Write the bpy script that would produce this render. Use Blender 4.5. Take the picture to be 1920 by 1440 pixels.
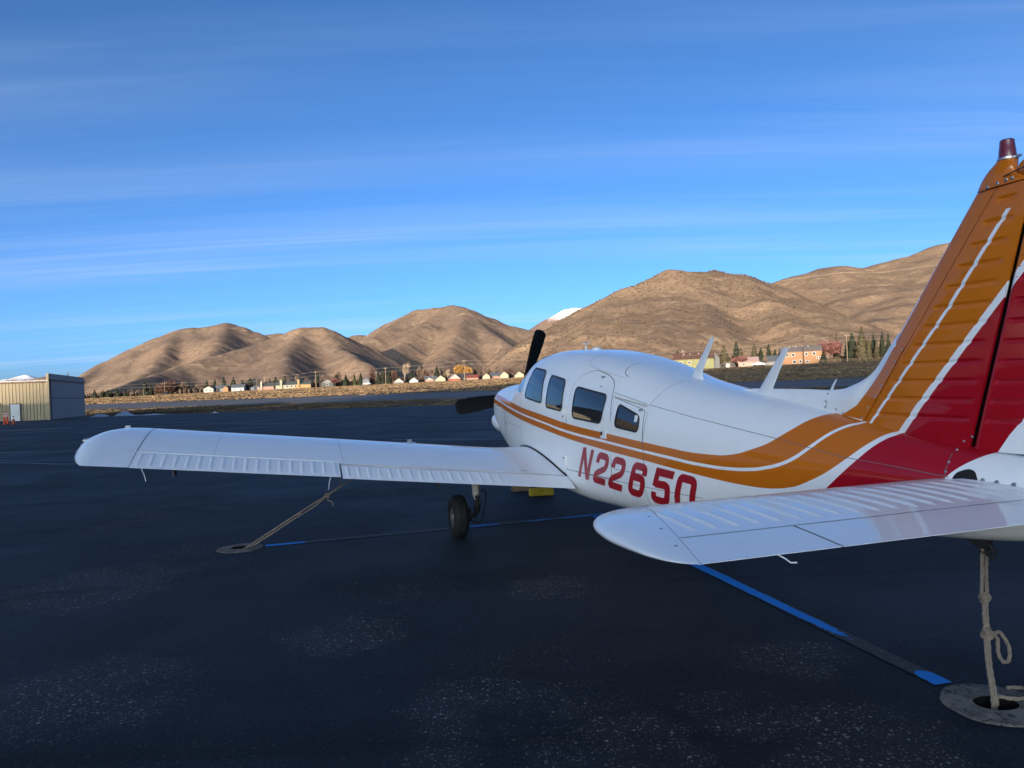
import bpy, math, random
import numpy as np
from mathutils import Vector, Matrix, Quaternion
from mathutils.geometry import delaunay_2d_cdt

for o in list(bpy.data.objects):
    bpy.data.objects.remove(o)
scene = bpy.context.scene
COL = scene.collection
R = math.radians
rng = np.random.default_rng(7)
random.seed(7)

# ------------------------------------------------------------------ camera
CAMH = 1.526
cam_d = bpy.data.cameras.new('camera')
cam = bpy.data.objects.new('camera', cam_d)
COL.objects.link(cam)
cam_d.sensor_fit = 'HORIZONTAL'
cam_d.sensor_width = 36.0
cam_d.lens = 1392.86 / 1920 * 36
cam_d.clip_start = 0.05
cam_d.clip_end = 40000
_p, _r = 0.002974, 0.040521
_f = Vector((0, math.cos(_p), math.sin(_p)))
_rt = Vector((1, 0, 0))
_up = _rt.cross(_f)
_R = math.cos(_r) * _rt - math.sin(_r) * _up
_U = math.sin(_r) * _rt + math.cos(_r) * _up
cam.matrix_world = Matrix(((_R.x, _U.x, -_f.x, 0), (_R.y, _U.y, -_f.y, 0), (_R.z, _U.z, -_f.z, CAMH), (0, 0, 0, 1)))
scene.camera = cam

# ------------------------------------------------------------------ light
SUN_EL = R(6.0)
SUN_AZ = (-0.300, -0.954)                      # horizontal direction towards the sun: behind the camera, to its left
SUNV = Vector((SUN_AZ[0] * math.cos(SUN_EL), SUN_AZ[1] * math.cos(SUN_EL), math.sin(SUN_EL))).normalized()
sun_d = bpy.data.lights.new('sun', 'SUN')
sun_d.energy = 4.4
sun_d.angle = R(0.53)
sun_d.color = (1.0, 0.80, 0.61)
sun = bpy.data.objects.new('sun', sun_d)
COL.objects.link(sun)
sun.rotation_euler = SUNV.to_track_quat('Z', 'Y').to_euler()
sun.location = (-200, -500, 300)

world = bpy.data.worlds.new('World')
scene.world = world
world.use_nodes = True
wn = world.node_tree.nodes
wl = world.node_tree.links
wn.clear()
def N(nt, t, **kw):
    n = nt.nodes.new(t)
    for k, v in kw.items():
        setattr(n, k, v)
    return n
def build_world():
    nt = world.node_tree
    out = N(nt, 'ShaderNodeOutputWorld')
    bg = N(nt, 'ShaderNodeBackground')
    sky = N(nt, 'ShaderNodeTexSky', sky_type='NISHITA')
    sky.sun_disc = False
    sky.sun_elevation = SUN_EL
    sky.sun_rotation = math.atan2(SUNV.x, SUNV.y)
    sky.altitude = 1600
    sky.air_density = SKY_AIR
    sky.dust_density = SKY_DUST
    sky.ozone_density = SKY_OZONE
    bg.inputs['Strength'].default_value = SKY_STRENGTH
    # contrast and colour balance of the camera, the same for the whole sky
    hsv = N(nt, 'ShaderNodeGamma')
    hsv.inputs['Gamma'].default_value = SKY_GAMMA
    nt.links.new(sky.outputs[0], hsv.inputs['Color'])
    sat = N(nt, 'ShaderNodeHueSaturation')
    sat.inputs['Saturation'].default_value = SKY_SAT
    nt.links.new(hsv.outputs[0], sat.inputs['Color'])
    tint = N(nt, 'ShaderNodeMix', data_type='RGBA', blend_type='MULTIPLY')
    tint.inputs[0].default_value = 1.0
    nt.links.new(sat.outputs[0], tint.inputs[6])
    tint.inputs[7].default_value = (*SKY_TINT, 1)
    # thin cirrus: noise on a flat cloud layer seen in perspective
    tc = N(nt, 'ShaderNodeTexCoord')
    sep = N(nt, 'ShaderNodeSeparateXYZ')
    nt.links.new(tc.outputs['Generated'], sep.inputs[0])
    den = N(nt, 'ShaderNodeMath', operation='MAXIMUM')
    den.inputs[1].default_value = 0.0
    nt.links.new(sep.outputs['Z'], den.inputs[0])
    den2 = N(nt, 'ShaderNodeMath', operation='ADD')
    den2.inputs[1].default_value = 0.06
    nt.links.new(den.outputs[0], den2.inputs[0])
    def div(s):
        d = N(nt, 'ShaderNodeMath', operation='DIVIDE')
        nt.links.new(s, d.inputs[0]); nt.links.new(den2.outputs[0], d.inputs[1])
        return d.outputs[0]
    cmb = N(nt, 'ShaderNodeCombineXYZ')
    nt.links.new(div(sep.outputs['X']), cmb.inputs[0])
    nt.links.new(div(sep.outputs['Y']), cmb.inputs[1])
    def streak(rot, scale, detail, lo, hi, dist):
        mp = N(nt, 'ShaderNodeMapping')
        mp.inputs['Rotation'].default_value = (0, 0, rot)
        mp.inputs['Scale'].default_value = (*scale, 1)
        nt.links.new(cmb.outputs[0], mp.inputs[0])
        nz = N(nt, 'ShaderNodeTexNoise')
        nz.inputs['Scale'].default_value = 1.0
        nz.inputs['Detail'].default_value = detail
        nz.inputs['Roughness'].default_value = 0.55
        nz.inputs['Distortion'].default_value = dist
        nt.links.new(mp.outputs[0], nz.inputs[0])
        mr = N(nt, 'ShaderNodeMapRange')
        mr.interpolation_type = 'SMOOTHSTEP'
        mr.inputs[1].default_value = lo
        mr.inputs[2].default_value = hi
        nt.links.new(nz.outputs[0], mr.inputs[0])
        return mr.outputs[0]
    s1 = streak(R(8), (0.16, 1.5), 5, 0.42, 0.74, 0.5)
    s2 = streak(R(-5), (0.25, 3.2), 4, 0.46, 0.78, 0.3)
    s3 = streak(R(20), (0.10, 0.35), 3, 0.34, 0.66, 0.2)
    ad = N(nt, 'ShaderNodeMath', operation='MULTIPLY_ADD')
    nt.links.new(s2, ad.inputs[0]); ad.inputs[1].default_value = 0.6
    nt.links.new(s1, ad.inputs[2])
    mu = N(nt, 'ShaderNodeMath', operation='MULTIPLY')
    nt.links.new(ad.outputs[0], mu.inputs[0]); nt.links.new(s3, mu.inputs[1])
    am = N(nt, 'ShaderNodeMath', operation='MULTIPLY')
    nt.links.new(mu.outputs[0], am.inputs[0]); am.inputs[1].default_value = CIRRUS
    mix = N(nt, 'ShaderNodeMix', data_type='RGBA')
    mix.clamp_factor = True
    nt.links.new(am.outputs[0], mix.inputs[0])
    nt.links.new(tint.outputs[2], mix.inputs[6])
    mix.inputs[7].default_value = (*CIRRUS_COL, 1)
    nt.links.new(mix.outputs[2], bg.inputs['Color'])
    nt.links.new(bg.outputs[0], out.inputs[0])
SKY_AIR, SKY_DUST, SKY_OZONE = 0.4, 7.0, 2.0
SKY_SAT = 1.06
SKY_STRENGTH, SKY_GAMMA, SKY_TINT = 0.12, 1.08, (1.38, 1.51, 1.47)
CIRRUS, CIRRUS_COL = 0.5, (2.6, 3.2, 4.0)
build_world()
scene.view_settings.view_transform = 'Standard'
scene.view_settings.look = 'None'
scene.view_settings.gamma = 1.0
scene.view_settings.exposure = 1.0
scene.view_settings.use_curve_mapping = False
scene.cycles.max_bounces = 6
scene.cycles.use_denoising = True

# ------------------------------------------------------------------ helpers
def tag(o, label=None, cat=None, group=None, kind=None):
    if label: o['label'] = label
    if cat: o['category'] = cat
    if group: o['group'] = group
    if kind: o['kind'] = kind
    return o
def empty(name, label, cat, loc=(0, 0, 0), rz=0.0, group=None):
    o = bpy.data.objects.new(name, None)
    o.empty_display_size = 0.2
    o.location = loc
    o.rotation_euler = (0, 0, rz)
    COL.objects.link(o)
    return tag(o, label, cat, group)
def link(name, me, mat=None, parent=None, kind=None, label=None):
    if mat is not None:
        me.materials.clear(); me.materials.append(mat)
    o = bpy.data.objects.new(name, me)
    COL.objects.link(o)
    if parent is not None: o.parent = parent
    if kind: o['kind'] = kind
    if label: o['label'] = label
    return o
def mesh(name, V, F, smooth=True, attrs=None, sharp=None):
    me = bpy.data.meshes.new(name)
    V = np.asarray(V, dtype=float)
    me.from_pydata(V.tolist(), [], F.tolist() if isinstance(F, np.ndarray) else [list(map(int, f)) for f in F])
    if smooth: me.polygons.foreach_set('use_smooth', np.ones(len(me.polygons), dtype=bool))
    if attrs:
        for k, a in attrs.items():
            at = me.attributes.new(k, 'FLOAT', 'POINT')
            at.data.foreach_set('value', np.asarray(a, dtype=np.float32))
    me.update()
    if smooth and sharp: me.set_sharp_from_angle(angle=R(sharp))
    return me
def grid_faces(n, m, closed=False):
    i = np.arange(n - 1)[:, None]; j = np.arange(m if closed else m - 1)[None, :]
    a = i * m + j; b = i * m + (j + 1) % m
    return np.stack([a, b, b + m, a + m], -1).reshape(-1, 4)
class MB:
    """collects boxes, tubes and other pieces into one mesh"""
    def __init__(s): s.v = []; s.f = []; s.n = 0
    def add(s, V, F):
        V = np.asarray(V, float); s.v.append(V)
        s.f += [[int(i) + s.n for i in f] for f in F]; s.n += len(V); return s
    def box(s, c, d, rz=0.0, taper=1.0):
        x, y, z = [k / 2 for k in d]
        P = np.array([(-x, -y, -z), (x, -y, -z), (x, y, -z), (-x, y, -z), (-x * taper, -y * taper, z), (x * taper, -y * taper, z), (x * taper, y * taper, z), (-x * taper, y * taper, z)])
        c_, s_ = math.cos(rz), math.sin(rz)
        P = P @ np.array([[c_, s_, 0], [-s_, c_, 0], [0, 0, 1]]) + np.array(c)
        return s.add(P, [(0, 3, 2, 1), (4, 5, 6, 7), (0, 1, 5, 4), (1, 2, 6, 5), (2, 3, 7, 6), (3, 0, 4, 7)])
    def tube(s, pts, r, n=6, cap=True):
        pts = np.asarray(pts, float); m = len(pts)
        rr = np.full(m, r) if np.isscalar(r) else np.asarray(r, float)
        T = np.gradient(pts, axis=0); T /= np.linalg.norm(T, axis=1)[:, None] + 1e-12
        a = np.array([0, 0, 1.0]) if abs(T[0][2]) < .9 else np.array([1.0, 0, 0])
        u = np.cross(T[0], a); u /= np.linalg.norm(u); V = []
        th = np.linspace(0, 2 * np.pi, n, endpoint=False)
        for k in range(m):
            u = u - T[k] * (u @ T[k]); u /= np.linalg.norm(u) + 1e-12; w = np.cross(T[k], u)
            V.append(pts[k] + rr[k] * (np.cos(th)[:, None] * u + np.sin(th)[:, None] * w))
        V = np.concatenate(V); F = grid_faces(m, n, True).tolist()
        if cap: F += [list(range(n))[::-1], list(range((m - 1) * n, m * n))]
        return s.add(V, F)
    def lathe(s, prof, c=(0, 0, 0), n=24, axis=2):
        prof = np.asarray(prof, float); th = np.linspace(0, 2 * np.pi, n, endpoint=False)
        V = np.stack([prof[:, 0:1] * np.cos(th), prof[:, 0:1] * np.sin(th), np.repeat(prof[:, 1:2], n, 1)], -1).reshape(-1, 3)
        if axis == 0: V = V[:, [2, 0, 1]]
        if axis == 1: V = V[:, [1, 2, 0]]
        return s.add(V + np.array(c), grid_faces(len(prof), n, True).tolist())
    def build(s, name, mat, parent=None, smooth=False, kind=None, label=None):
        return link(name, mesh(name, np.concatenate(s.v), s.f, smooth, None, 40), mat, parent, kind, label)

# ------------------------------------------------------------------ materials
def material(name, color, rough=0.5, metal=0.0, coat=0.0, spec=0.5, var=0.0, vscale=4.0, bump=0.0, bscale=40.0, coat_rough=0.05, ior=None):
    m = bpy.data.materials.new(name); m.use_nodes = True
    nt = m.node_tree; b = nt.nodes['Principled BSDF']
    b.inputs['Base Color'].default_value = (*color, 1)
    b.inputs['Roughness'].default_value = rough
    b.inputs['Metallic'].default_value = metal
    b.inputs['Coat Weight'].default_value = coat
    b.inputs['Coat Roughness'].default_value = coat_rough
    b.inputs['Specular IOR Level'].default_value = spec
    if ior: b.inputs['IOR'].default_value = ior
    if var or bump:
        tc = N(nt, 'ShaderNodeTexCoord')
    if var:
        nz = N(nt, 'ShaderNodeTexNoise'); nz.inputs['Scale'].default_value = vscale; nz.inputs['Detail'].default_value = 5
        nt.links.new(tc.outputs['Object'], nz.inputs[0])
        cr = N(nt, 'ShaderNodeMix', data_type='RGBA')
        nt.links.new(nz.outputs[0], cr.inputs[0])
        cr.inputs[6].default_value = (*[c * (1 - var) for c in color], 1)
        cr.inputs[7].default_value = (*[min(1, c * (1 + var)) for c in color], 1)
        nt.links.new(cr.outputs[2], b.inputs['Base Color'])
    if bump:
        nb = N(nt, 'ShaderNodeTexNoise'); nb.inputs['Scale'].default_value = bscale; nb.inputs['Detail'].default_value = 4
        nt.links.new(tc.outputs['Object'], nb.inputs[0])
        bp = N(nt, 'ShaderNodeBump'); bp.inputs['Strength'].default_value = bump; bp.inputs['Distance'].default_value = 0.01
        nt.links.new(nb.outputs[0], bp.inputs['Height']); nt.links.new(bp.outputs[0], b.inputs['Normal'])
    return m
class G:
    """tiny node-graph helper for the larger materials"""
    def __init__(s, name):
        s.m = bpy.data.materials.new(name); s.m.use_nodes = True; s.nt = s.m.node_tree
        s.b = s.nt.nodes['Principled BSDF']; s.tc = N(s.nt, 'ShaderNodeTexCoord')
    def put(s, sock, v):
        if hasattr(v, 'links'): s.nt.links.new(v, sock)
        elif isinstance(v, (tuple, list)) and len(v) == 3 and sock.type == 'RGBA': sock.default_value = (*v, 1)
        else: sock.default_value = v
    def math(s, op, a, b=0.0, c=None):
        n = N(s.nt, 'ShaderNodeMath', operation=op); s.put(n.inputs[0], a); s.put(n.inputs[1], b)
        if c is not None: s.put(n.inputs[2], c)
        return n.outputs[0]
    def attr(s, name):
        return N(s.nt, 'ShaderNodeAttribute', attribute_name=name).outputs['Fac']
    def coords(s, scale=(1, 1, 1), rot=(0, 0, 0), src='Object', loc=(0, 0, 0)):
        mp = N(s.nt, 'ShaderNodeMapping'); mp.inputs['Scale'].default_value = scale; mp.inputs['Rotation'].default_value = rot; mp.inputs['Location'].default_value = loc
        s.nt.links.new(s.tc.outputs[src], mp.inputs[0]); return mp.outputs[0]
    def noise(s, scale, detail=4, rough=0.5, vec=None, dist=0.0):
        n = N(s.nt, 'ShaderNodeTexNoise'); n.inputs['Scale'].default_value = scale; n.inputs['Detail'].default_value = detail
        n.inputs['Roughness'].default_value = rough; n.inputs['Distortion'].default_value = dist
        s.nt.links.new(vec if vec is not None else s.tc.outputs['Object'], n.inputs[0]); return n.outputs[0]
    def voronoi(s, scale, vec=None, feature='F1', out=0):
        n = N(s.nt, 'ShaderNodeTexVoronoi', feature=feature); n.inputs['Scale'].default_value = scale
        s.nt.links.new(vec if vec is not None else s.tc.outputs['Object'], n.inputs[0]); return n.outputs[out]
    def ramp(s, v, lo, hi, a=0.0, b=1.0, smooth=True):
        n = N(s.nt, 'ShaderNodeMapRange'); n.interpolation_type = 'SMOOTHSTEP' if smooth else 'LINEAR'
        s.put(n.inputs[0], v); n.inputs[1].default_value = lo; n.inputs[2].default_value = hi
        n.inputs[3].default_value = a; n.inputs[4].default_value = b; return n.outputs[0]
    def mix(s, f, a, b, blend='MIX'):
        n = N(s.nt, 'ShaderNodeMix', data_type='RGBA', blend_type=blend); s.put(n.inputs[0], f); s.put(n.inputs[6], a); s.put(n.inputs[7], b); return n.outputs[2]
    def bump(s, h, strength=0.5, dist=0.01):
        n = N(s.nt, 'ShaderNodeBump'); n.inputs['Strength'].default_value = strength; n.inputs['Distance'].default_value = dist
        s.put(n.inputs['Height'], h); s.nt.links.new(n.outputs[0], s.b.inputs['Normal'])
    def done(s, color, rough=0.5, coat=0.0, spec=0.5, coat_rough=0.05):
        s.put(s.b.inputs['Base Color'], color); s.put(s.b.inputs['Roughness'], rough)
        s.put(s.b.inputs['Coat Weight'], coat); s.put(s.b.inputs['Specular IOR Level'], spec)
        s.b.inputs['Coat Roughness'].default_value = coat_rough
        return s.m
# ------------------------------------------------------------------ noise on arrays
def vnoise(x, y, seed=0):
    xi = np.floor(x).astype(np.int64); yi = np.floor(y).astype(np.int64)
    fx = x - xi; fy = y - yi
    def h(a, b):
        n = (a * 374761393 + b * 668265263 + seed * 974711) & 0x7fffffff
        n = ((n ^ (n >> 13)) * 1274126177) & 0x7fffffff
        return ((n ^ (n >> 16)) & 0xffff) / 65535.0
    u = fx * fx * fx * (fx * (fx * 6 - 15) + 10); v = fy * fy * fy * (fy * (fy * 6 - 15) + 10)
    return (h(xi, yi) * (1 - u) + h(xi + 1, yi) * u) * (1 - v) + (h(xi, yi + 1) * (1 - u) + h(xi + 1, yi + 1) * u) * v
def fbm(x, y, oct=4, seed=0, ridged=False):
    a = np.zeros_like(x); amp = 0.5
    for k in range(oct):
        n = vnoise(x, y, seed + k)
        if ridged: n = 1 - np.abs(2 * n - 1)
        a += amp * n; amp *= 0.5
        x, y = x * 1.94 + y * 0.5, y * 1.94 - x * 0.5
    return a

# ------------------------------------------------------------------ ground
# The runway and its verges run along one line; s is the distance across them, t the distance along them.
SK = 0.45; SN = math.hypot(1, SK)
ZL = [(-1000, 0, 0), (38, 0, 0), (85, 0.001, -0.62), (115, -0.0036, -0.25), (140, -0.0044, 0.738), (330, 0.003, 5.54), (342, 0.003, 5.75), (1200, 0.003, 9.0), (9000, 0.0, 16.0)]
def st2xy(s, t): return (SK * s + t) / SN, (s - SK * t) / SN
def zg(x, y):
    x = np.asarray(x, float); y = np.asarray(y, float)
    s = (y + SK * x) / SN; xc = np.clip(x, -300, 220)
    z = np.zeros_like(s + xc)
    for (s0, a0, b0), (s1, a1, b1) in zip(ZL[:-1], ZL[1:]):
        k = (s >= s0) & (s < s1); f = (s - s0) / (s1 - s0)
        if s0 < 85: f = f * f * (3 - 2 * f)
        z = np.where(k, (a0 * xc + b0) * (1 - f) + (a1 * xc + b1) * f, z)
    return z
def strip(name, s0, s1, t0, t1, ns, ntt, mat, lift=0.0, rough=0.0, label=None):
    s, t = np.meshgrid(np.linspace(s0, s1, ns), np.linspace(t0, t1, ntt), indexing='ij')
    x, y = st2xy(s, t); z = zg(x, y) + lift
    if rough:
        e = np.minimum(np.minimum(s - s0, s1 - s) / 4, 1).clip(0, 1)
        z = z + rough * e * (fbm(x * .25, y * .25, 4, 3) - .47) * 2
    return link(name, mesh(name, np.stack([x, y, z], -1).reshape(-1, 3), grid_faces(ns, ntt)), mat, None, 'structure', label)

def mat_asphalt():
    g = G('apron_asphalt')
    ang = math.atan2(-SK, 1)
    streak = g.noise(1.0, 6, 0.62, g.coords((0.03, 0.55, 1), (0, 0, -ang)), 0.6)
    lines = g.noise(1.0, 3, 0.5, g.coords((0.012, 1.6, 1), (0, 0, -ang), loc=(3, 1, 0)), 0.3)
    big = g.noise(0.35, 5, 0.6, None, 0.4)
    mid = g.noise(1.7, 6, 0.7, None, 0.5)
    grit = g.noise(42, 4, 0.8)
    fine = g.noise(150, 3, 0.8)
    base = g.mix(g.ramp(streak, 0.33, 0.66), (0.0050, 0.0085, 0.0140), (0.0135, 0.0195, 0.0290))
    base = g.mix(g.math('MULTIPLY', g.ramp(lines, 0.60, 0.66), 0.75), base, (0.0030, 0.0045, 0.0070))
    # places where the sealer has worn off the stones: a few known ones and a scatter of others
    dist = N(g.nt, 'ShaderNodeTexNoise'); dist.inputs['Scale'].default_value = 3.2; dist.inputs['Detail'].default_value = 5
    g.nt.links.new(g.tc.outputs['Object'], dist.inputs[0])
    dv = N(g.nt, 'ShaderNodeVectorMath', operation='MULTIPLY_ADD'); g.nt.links.new(dist.outputs['Color'], dv.inputs[0]); dv.inputs[1].default_value = (.5, .5, 0); 
    sh = N(g.nt, 'ShaderNodeVectorMath', operation='ADD'); g.nt.links.new(g.tc.outputs['Object'], sh.inputs[0]); sh.inputs[1].default_value = (-.25, -.25, 0)
    g.nt.links.new(sh.outputs[0], dv.inputs[2])
    spots = None
    for cx, cy, r in ((-.22, 3.62, .36), (.06, 3.55, .24), (-.10, 3.02, .34), (.42, 3.08, .34), (1.42, 3.15, .38), (1.35, 2.85, .4), (.95, 3.36, .22), (-1.15, 4.7, .42), (-2.3, 3.9, .6), (1.45, 4.0, .30), (-3.5, 6.2, .8), (.2, 5.6, .35)):
        d = N(g.nt, 'ShaderNodeVectorMath', operation='DISTANCE'); g.nt.links.new(dv.outputs[0], d.inputs[0]); d.inputs[1].default_value = (cx, cy, 0)
        m = g.ramp(d.outputs['Value'], r * 1.15, r * .7); spots = m if spots is None else g.math('MAXIMUM', spots, m)
    worn = g.math('MAXIMUM', g.math('MULTIPLY', spots, g.ramp(mid, 0.32, 0.56)), g.math('MULTIPLY', g.math('MULTIPLY', g.ramp(big, 0.52, 0.64), g.ramp(mid, 0.40, 0.62)), 0.8))
    base = g.mix(g.math('MULTIPLY', worn, 0.75), base, (0.026, 0.029, 0.034))
    brown = g.ramp(g.noise(0.8, 3, 0.5, g.coords(loc=(9, 4, 0))), 0.58, 0.72)
    base = g.mix(g.math('MULTIPLY', brown, 0.40), base, (0.013, 0.010, 0.009))
    base = g.mix(g.ramp(grit, 0.30, 0.62, 0.75, 0.0), base, g.mix(1.0, base, (0.28, 0.30, 0.34), 'MULTIPLY'))
    base = g.mix(g.ramp(fine, 0.52, 0.80, 0.0, 0.85), base, g.mix(1.0, base, (3.0, 2.9, 2.7), 'MULTIPLY'))
    stone_all = None
    for sc_, lo, amt in ((85, 0.55, 1.0), (38, 0.80, 0.9)):
        v = N(g.nt, 'ShaderNodeTexVoronoi'); v.inputs['Scale'].default_value = sc_; g.nt.links.new(g.tc.outputs['Object'], v.inputs[0])
        sp = N(g.nt, 'ShaderNodeSeparateColor'); g.nt.links.new(v.outputs['Color'], sp.inputs[0])
        k = g.math('MULTIPLY', g.math('MULTIPLY', g.ramp(v.outputs['Distance'], 0.42, 0.22), g.ramp(sp.outputs[0], lo, 1.0)), amt)
        stone_all = k if stone_all is None else g.math('MAXIMUM', stone_all, k)
    stone = g.math('MULTIPLY', stone_all, g.math('ADD', g.math('MULTIPLY', worn, 0.95), 0.12))
    base = g.mix(stone, base, g.mix(g.noise(60, 2), (0.16, 0.15, 0.14), (0.42, 0.40, 0.37)))
    g.bump(g.math('ADD', g.math('MULTIPLY', grit, 0.8), g.math('ADD', g.math('MULTIPLY', fine, 0.4), g.math('MULTIPLY', stone_all, 0.5))), 0.9, 0.010)
    return g.done(base, g.ramp(big, 0.3, 0.7, 0.60, 0.80), 0.0, 0.20)
def mat_grass(name, a, b, c, scale=1.0):
    g = G(name)
    ang = math.atan2(-SK, 1)
    n1 = g.noise(0.05 * scale, 5, 0.6, None, 0.5)
    n2 = g.noise(1.0, 5, 0.7, g.coords((0.10 * scale, 0.45 * scale, 1), (0, 0, -ang)))
    n3 = g.noise(1.6 * scale, 5, 0.75)
    col = g.mix(g.ramp(n2, 0.36, 0.64), a, b)
    col = g.mix(g.math('MULTIPLY', g.ramp(n1, 0.45, 0.65), 0.6), col, c)
    col = g.mix(g.math('MULTIPLY', g.ramp(n3, 0.35, 0.65, 1, 0), 0.55), col, (0.035, 0.026, 0.018))
    g.bump(n3, 0.9, 0.25)
    return g.done(col, 0.95, 0, 0.1)
def mat_paved(name, col, var):
    g = G(name)
    ang = math.atan2(-SK, 1)
    n = g.noise(1.0, 5, 0.6, g.coords((0.01, 0.25, 1), (0, 0, -ang)), 0.3)
    n2 = g.noise(3.0, 4, 0.7)
    c = g.mix(g.ramp(n, 0.35, 0.65), [k * (1 - var) for k in col], [k * (1 + var) for k in col])
    c = g.mix(g.math('MULTIPLY', n2, 0.3), c, [k * .5 for k in col])
    return g.done(c, 0.8, 0, 0.3)
M = {}
M['asphalt'] = mat_asphalt()
M['field'] = mat_grass('dry_field_grass', (0.155, 0.108, 0.064), (0.24, 0.170, 0.098), (0.095, 0.066, 0.044))
M['verge'] = mat_grass('verge_grass', (0.085, 0.066, 0.045), (0.19, 0.145, 0.088), (0.05, 0.042, 0.03), 1.6)
M['valley'] = mat_grass('valley_grass', (0.13, 0.10, 0.062), (0.22, 0.165, 0.10), (0.08, 0.065, 0.045), 0.4)
M['taxiway'] = mat_paved('taxiway_paving', (0.115, 0.115, 0.118), 0.25)
M['road'] = mat_paved('road_paving', (0.21, 0.205, 0.20), 0.15)

# tie-down anchor places (ground points): left wing, tail, and the right wing's behind the aircraft
ANCH = [(-2.81, 7.52), (2.125, 3.36), (4.41, 9.58)]
HOLE = 0.075
def build_apron():
    # near piece with real anchor pits cut into it
    x0, x1, y0, y1 = -14, 14, -6, 18
    P = [(x0, y0), (x1, y0), (x1, y1), (x0, y1)]; E = [(0, 1), (1, 2), (2, 3), (3, 0)]
    for cx, cy in ANCH:
        k = len(P); n = 28
        P += [(cx + HOLE * 1.25 * math.cos(a), cy + HOLE * math.sin(a)) for a in np.linspace(0, 2 * np.pi, n, endpoint=False)]
        E += [(k + i, k + (i + 1) % n) for i in range(n)]
    for gx in np.arange(x0 + 2, x1, 2.0):
        for gy in np.arange(y0 + 2, y1, 2.0):
            if min(math.hypot(gx - a, gy - b) for a, b in ANCH) > .4: P.append((gx, gy))
    v, e, f, *_ = delaunay_2d_cdt([Vector(p) for p in P], E, [], 0, 1e-6)
    F = []
    for t in f:
        c = sum((v[i] for i in t), Vector((0, 0))) / len(t)
        if all(math.hypot((c.x - a) / 1.25, c.y - b) > HOLE * .99 for a, b in ANCH): F.append(t)
    V = [(p.x, p.y, 0.0) for p in v]
    nb = len(V)
    # surrounding sheet: grid in x,y up to the apron edge
    xs = np.concatenate([np.linspace(-230, x0, 55), np.linspace(x0, x1, 15)[1:-1], np.linspace(x1, 230, 55)])
    far = lambda x: 85 * SN - SK * x
    W = []; Fq = []
    def block(xa, ya_fn, yb_fn, ny):
        k = nb + sum(len(w) for w in W)
        xx = np.repeat(xa[:, None], ny, 1); f = np.linspace(0, 1, ny)[None, :]
        yy = np.array([ya_fn(x) for x in xa])[:, None] * (1 - f) + np.array([yb_fn(x) for x in xa])[:, None] * f
        W.append(np.stack([xx, yy, zg(xx, yy - 1e-4)], -1).reshape(-1, 3)); Fq.extend((grid_faces(len(xa), ny) + k)[:, ::-1].tolist())
    mid = np.linspace(x0, x1, 15)
    block(np.linspace(-230, x0, 55), lambda x: -80.0, lambda x: y0, 12); block(np.linspace(-230, x0, 55), lambda x: y0, lambda x: max(far(x), y0 + 1), 60)
    block(mid, lambda x: -80.0, lambda x: y0, 12); block(mid, lambda x: y1, lambda x: far(x), 50)
    block(np.linspace(x1, 175, 40), lambda x: -80.0, lambda x: y0, 12); block(np.linspace(x1, 175, 40), lambda x: y0, lambda x: max(far(x), y0 + 1), 60)
    V = np.concatenate([np.array(V)] + W)
    F = [list(t) for t in F] + Fq
    return link('apron', mesh('apron', V, F), M['asphalt'], None, 'structure', 'dark sealed asphalt parking apron under and around the aircraft')
build_apron()
strip('verge', 85, 115, -420, 420, 46, 420, M['verge'], 0, 0.18, 'strip of rough dark grass between the apron and the taxiway')
strip('taxiway', 115, 140, -420, 420, 8, 60, M['taxiway'], 0, 0, 'grey paved taxiway beyond the apron')
strip('field', 140, 330, -520, 520, 120, 300, M['field'], 0, 0.28, 'dry golden grass field rising to the road')
def tufts(name, s0, s1, t0, t1, n, h0, h1, mats, label, seed):
    g = np.random.default_rng(seed); s = g.uniform(s0, s1, n); t = g.uniform(t0, t1, n); x, y = st2xy(s, t)
    keep = (y > 20) & (np.abs(x) < .62 * y + 6) & (fbm(x * .06, y * .25, 3, seed) > .34); x, y = x[keep], y[keep]; n = len(x); z = zg(x, y)
    a = g.uniform(0, np.pi, n); w = g.uniform(.10, .32, n); h = g.uniform(h0, h1, n) * (.4 + 1.2 * vnoise(x * .15, y * .5, seed + 2)); lean = g.normal(0, .25, (n, 2)) * h[:, None]
    c = np.stack([np.cos(a) * w, np.sin(a) * w], 1); V = np.zeros((n, 4, 3))
    V[:, 0, :2] = np.stack([x, y], 1) - c; V[:, 1, :2] = np.stack([x, y], 1) + c; V[:, 2, :2] = V[:, 1, :2] * 1 + lean + c * .5; V[:, 3, :2] = V[:, 0, :2] + lean - c * .5
    V[:, :2, 2] = (z - .12)[:, None]; V[:, 2, 2] = z + h; V[:, 3, 2] = z + h * g.uniform(.6, 1, n)
    F = np.arange(4 * n).reshape(n, 4)
    link(name, mesh(name, V.reshape(-1, 3), F, False), mats, None, 'stuff', label)
TUFT = mat_grass('dry_tuft', (0.215, 0.145, 0.082), (0.32, 0.225, 0.130), (0.12, 0.082, 0.053)); DTUFT = mat_grass('dull_tuft', (0.10, 0.078, 0.055), (0.19, 0.145, 0.09), (0.06, 0.05, 0.036))
tufts('dry_grass', 141, 329, -420, 300, 170000, .05, .24, TUFT, 'dry grass tufts over the field', 31)
tufts('dry_grass', 86, 114, -260, 140, 45000, .04, .15, DTUFT, 'short dull grass over the verge beside the apron', 32)
strip('road', 330, 338, -560, 560, 4, 60, M['road'], 0, 0, 'pale road running along the top of the field')
strip('valley_floor', 338, 2600, -2600, 2600, 60, 120, M['valley'], 0, 0, 'dry valley floor behind the road')
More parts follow.
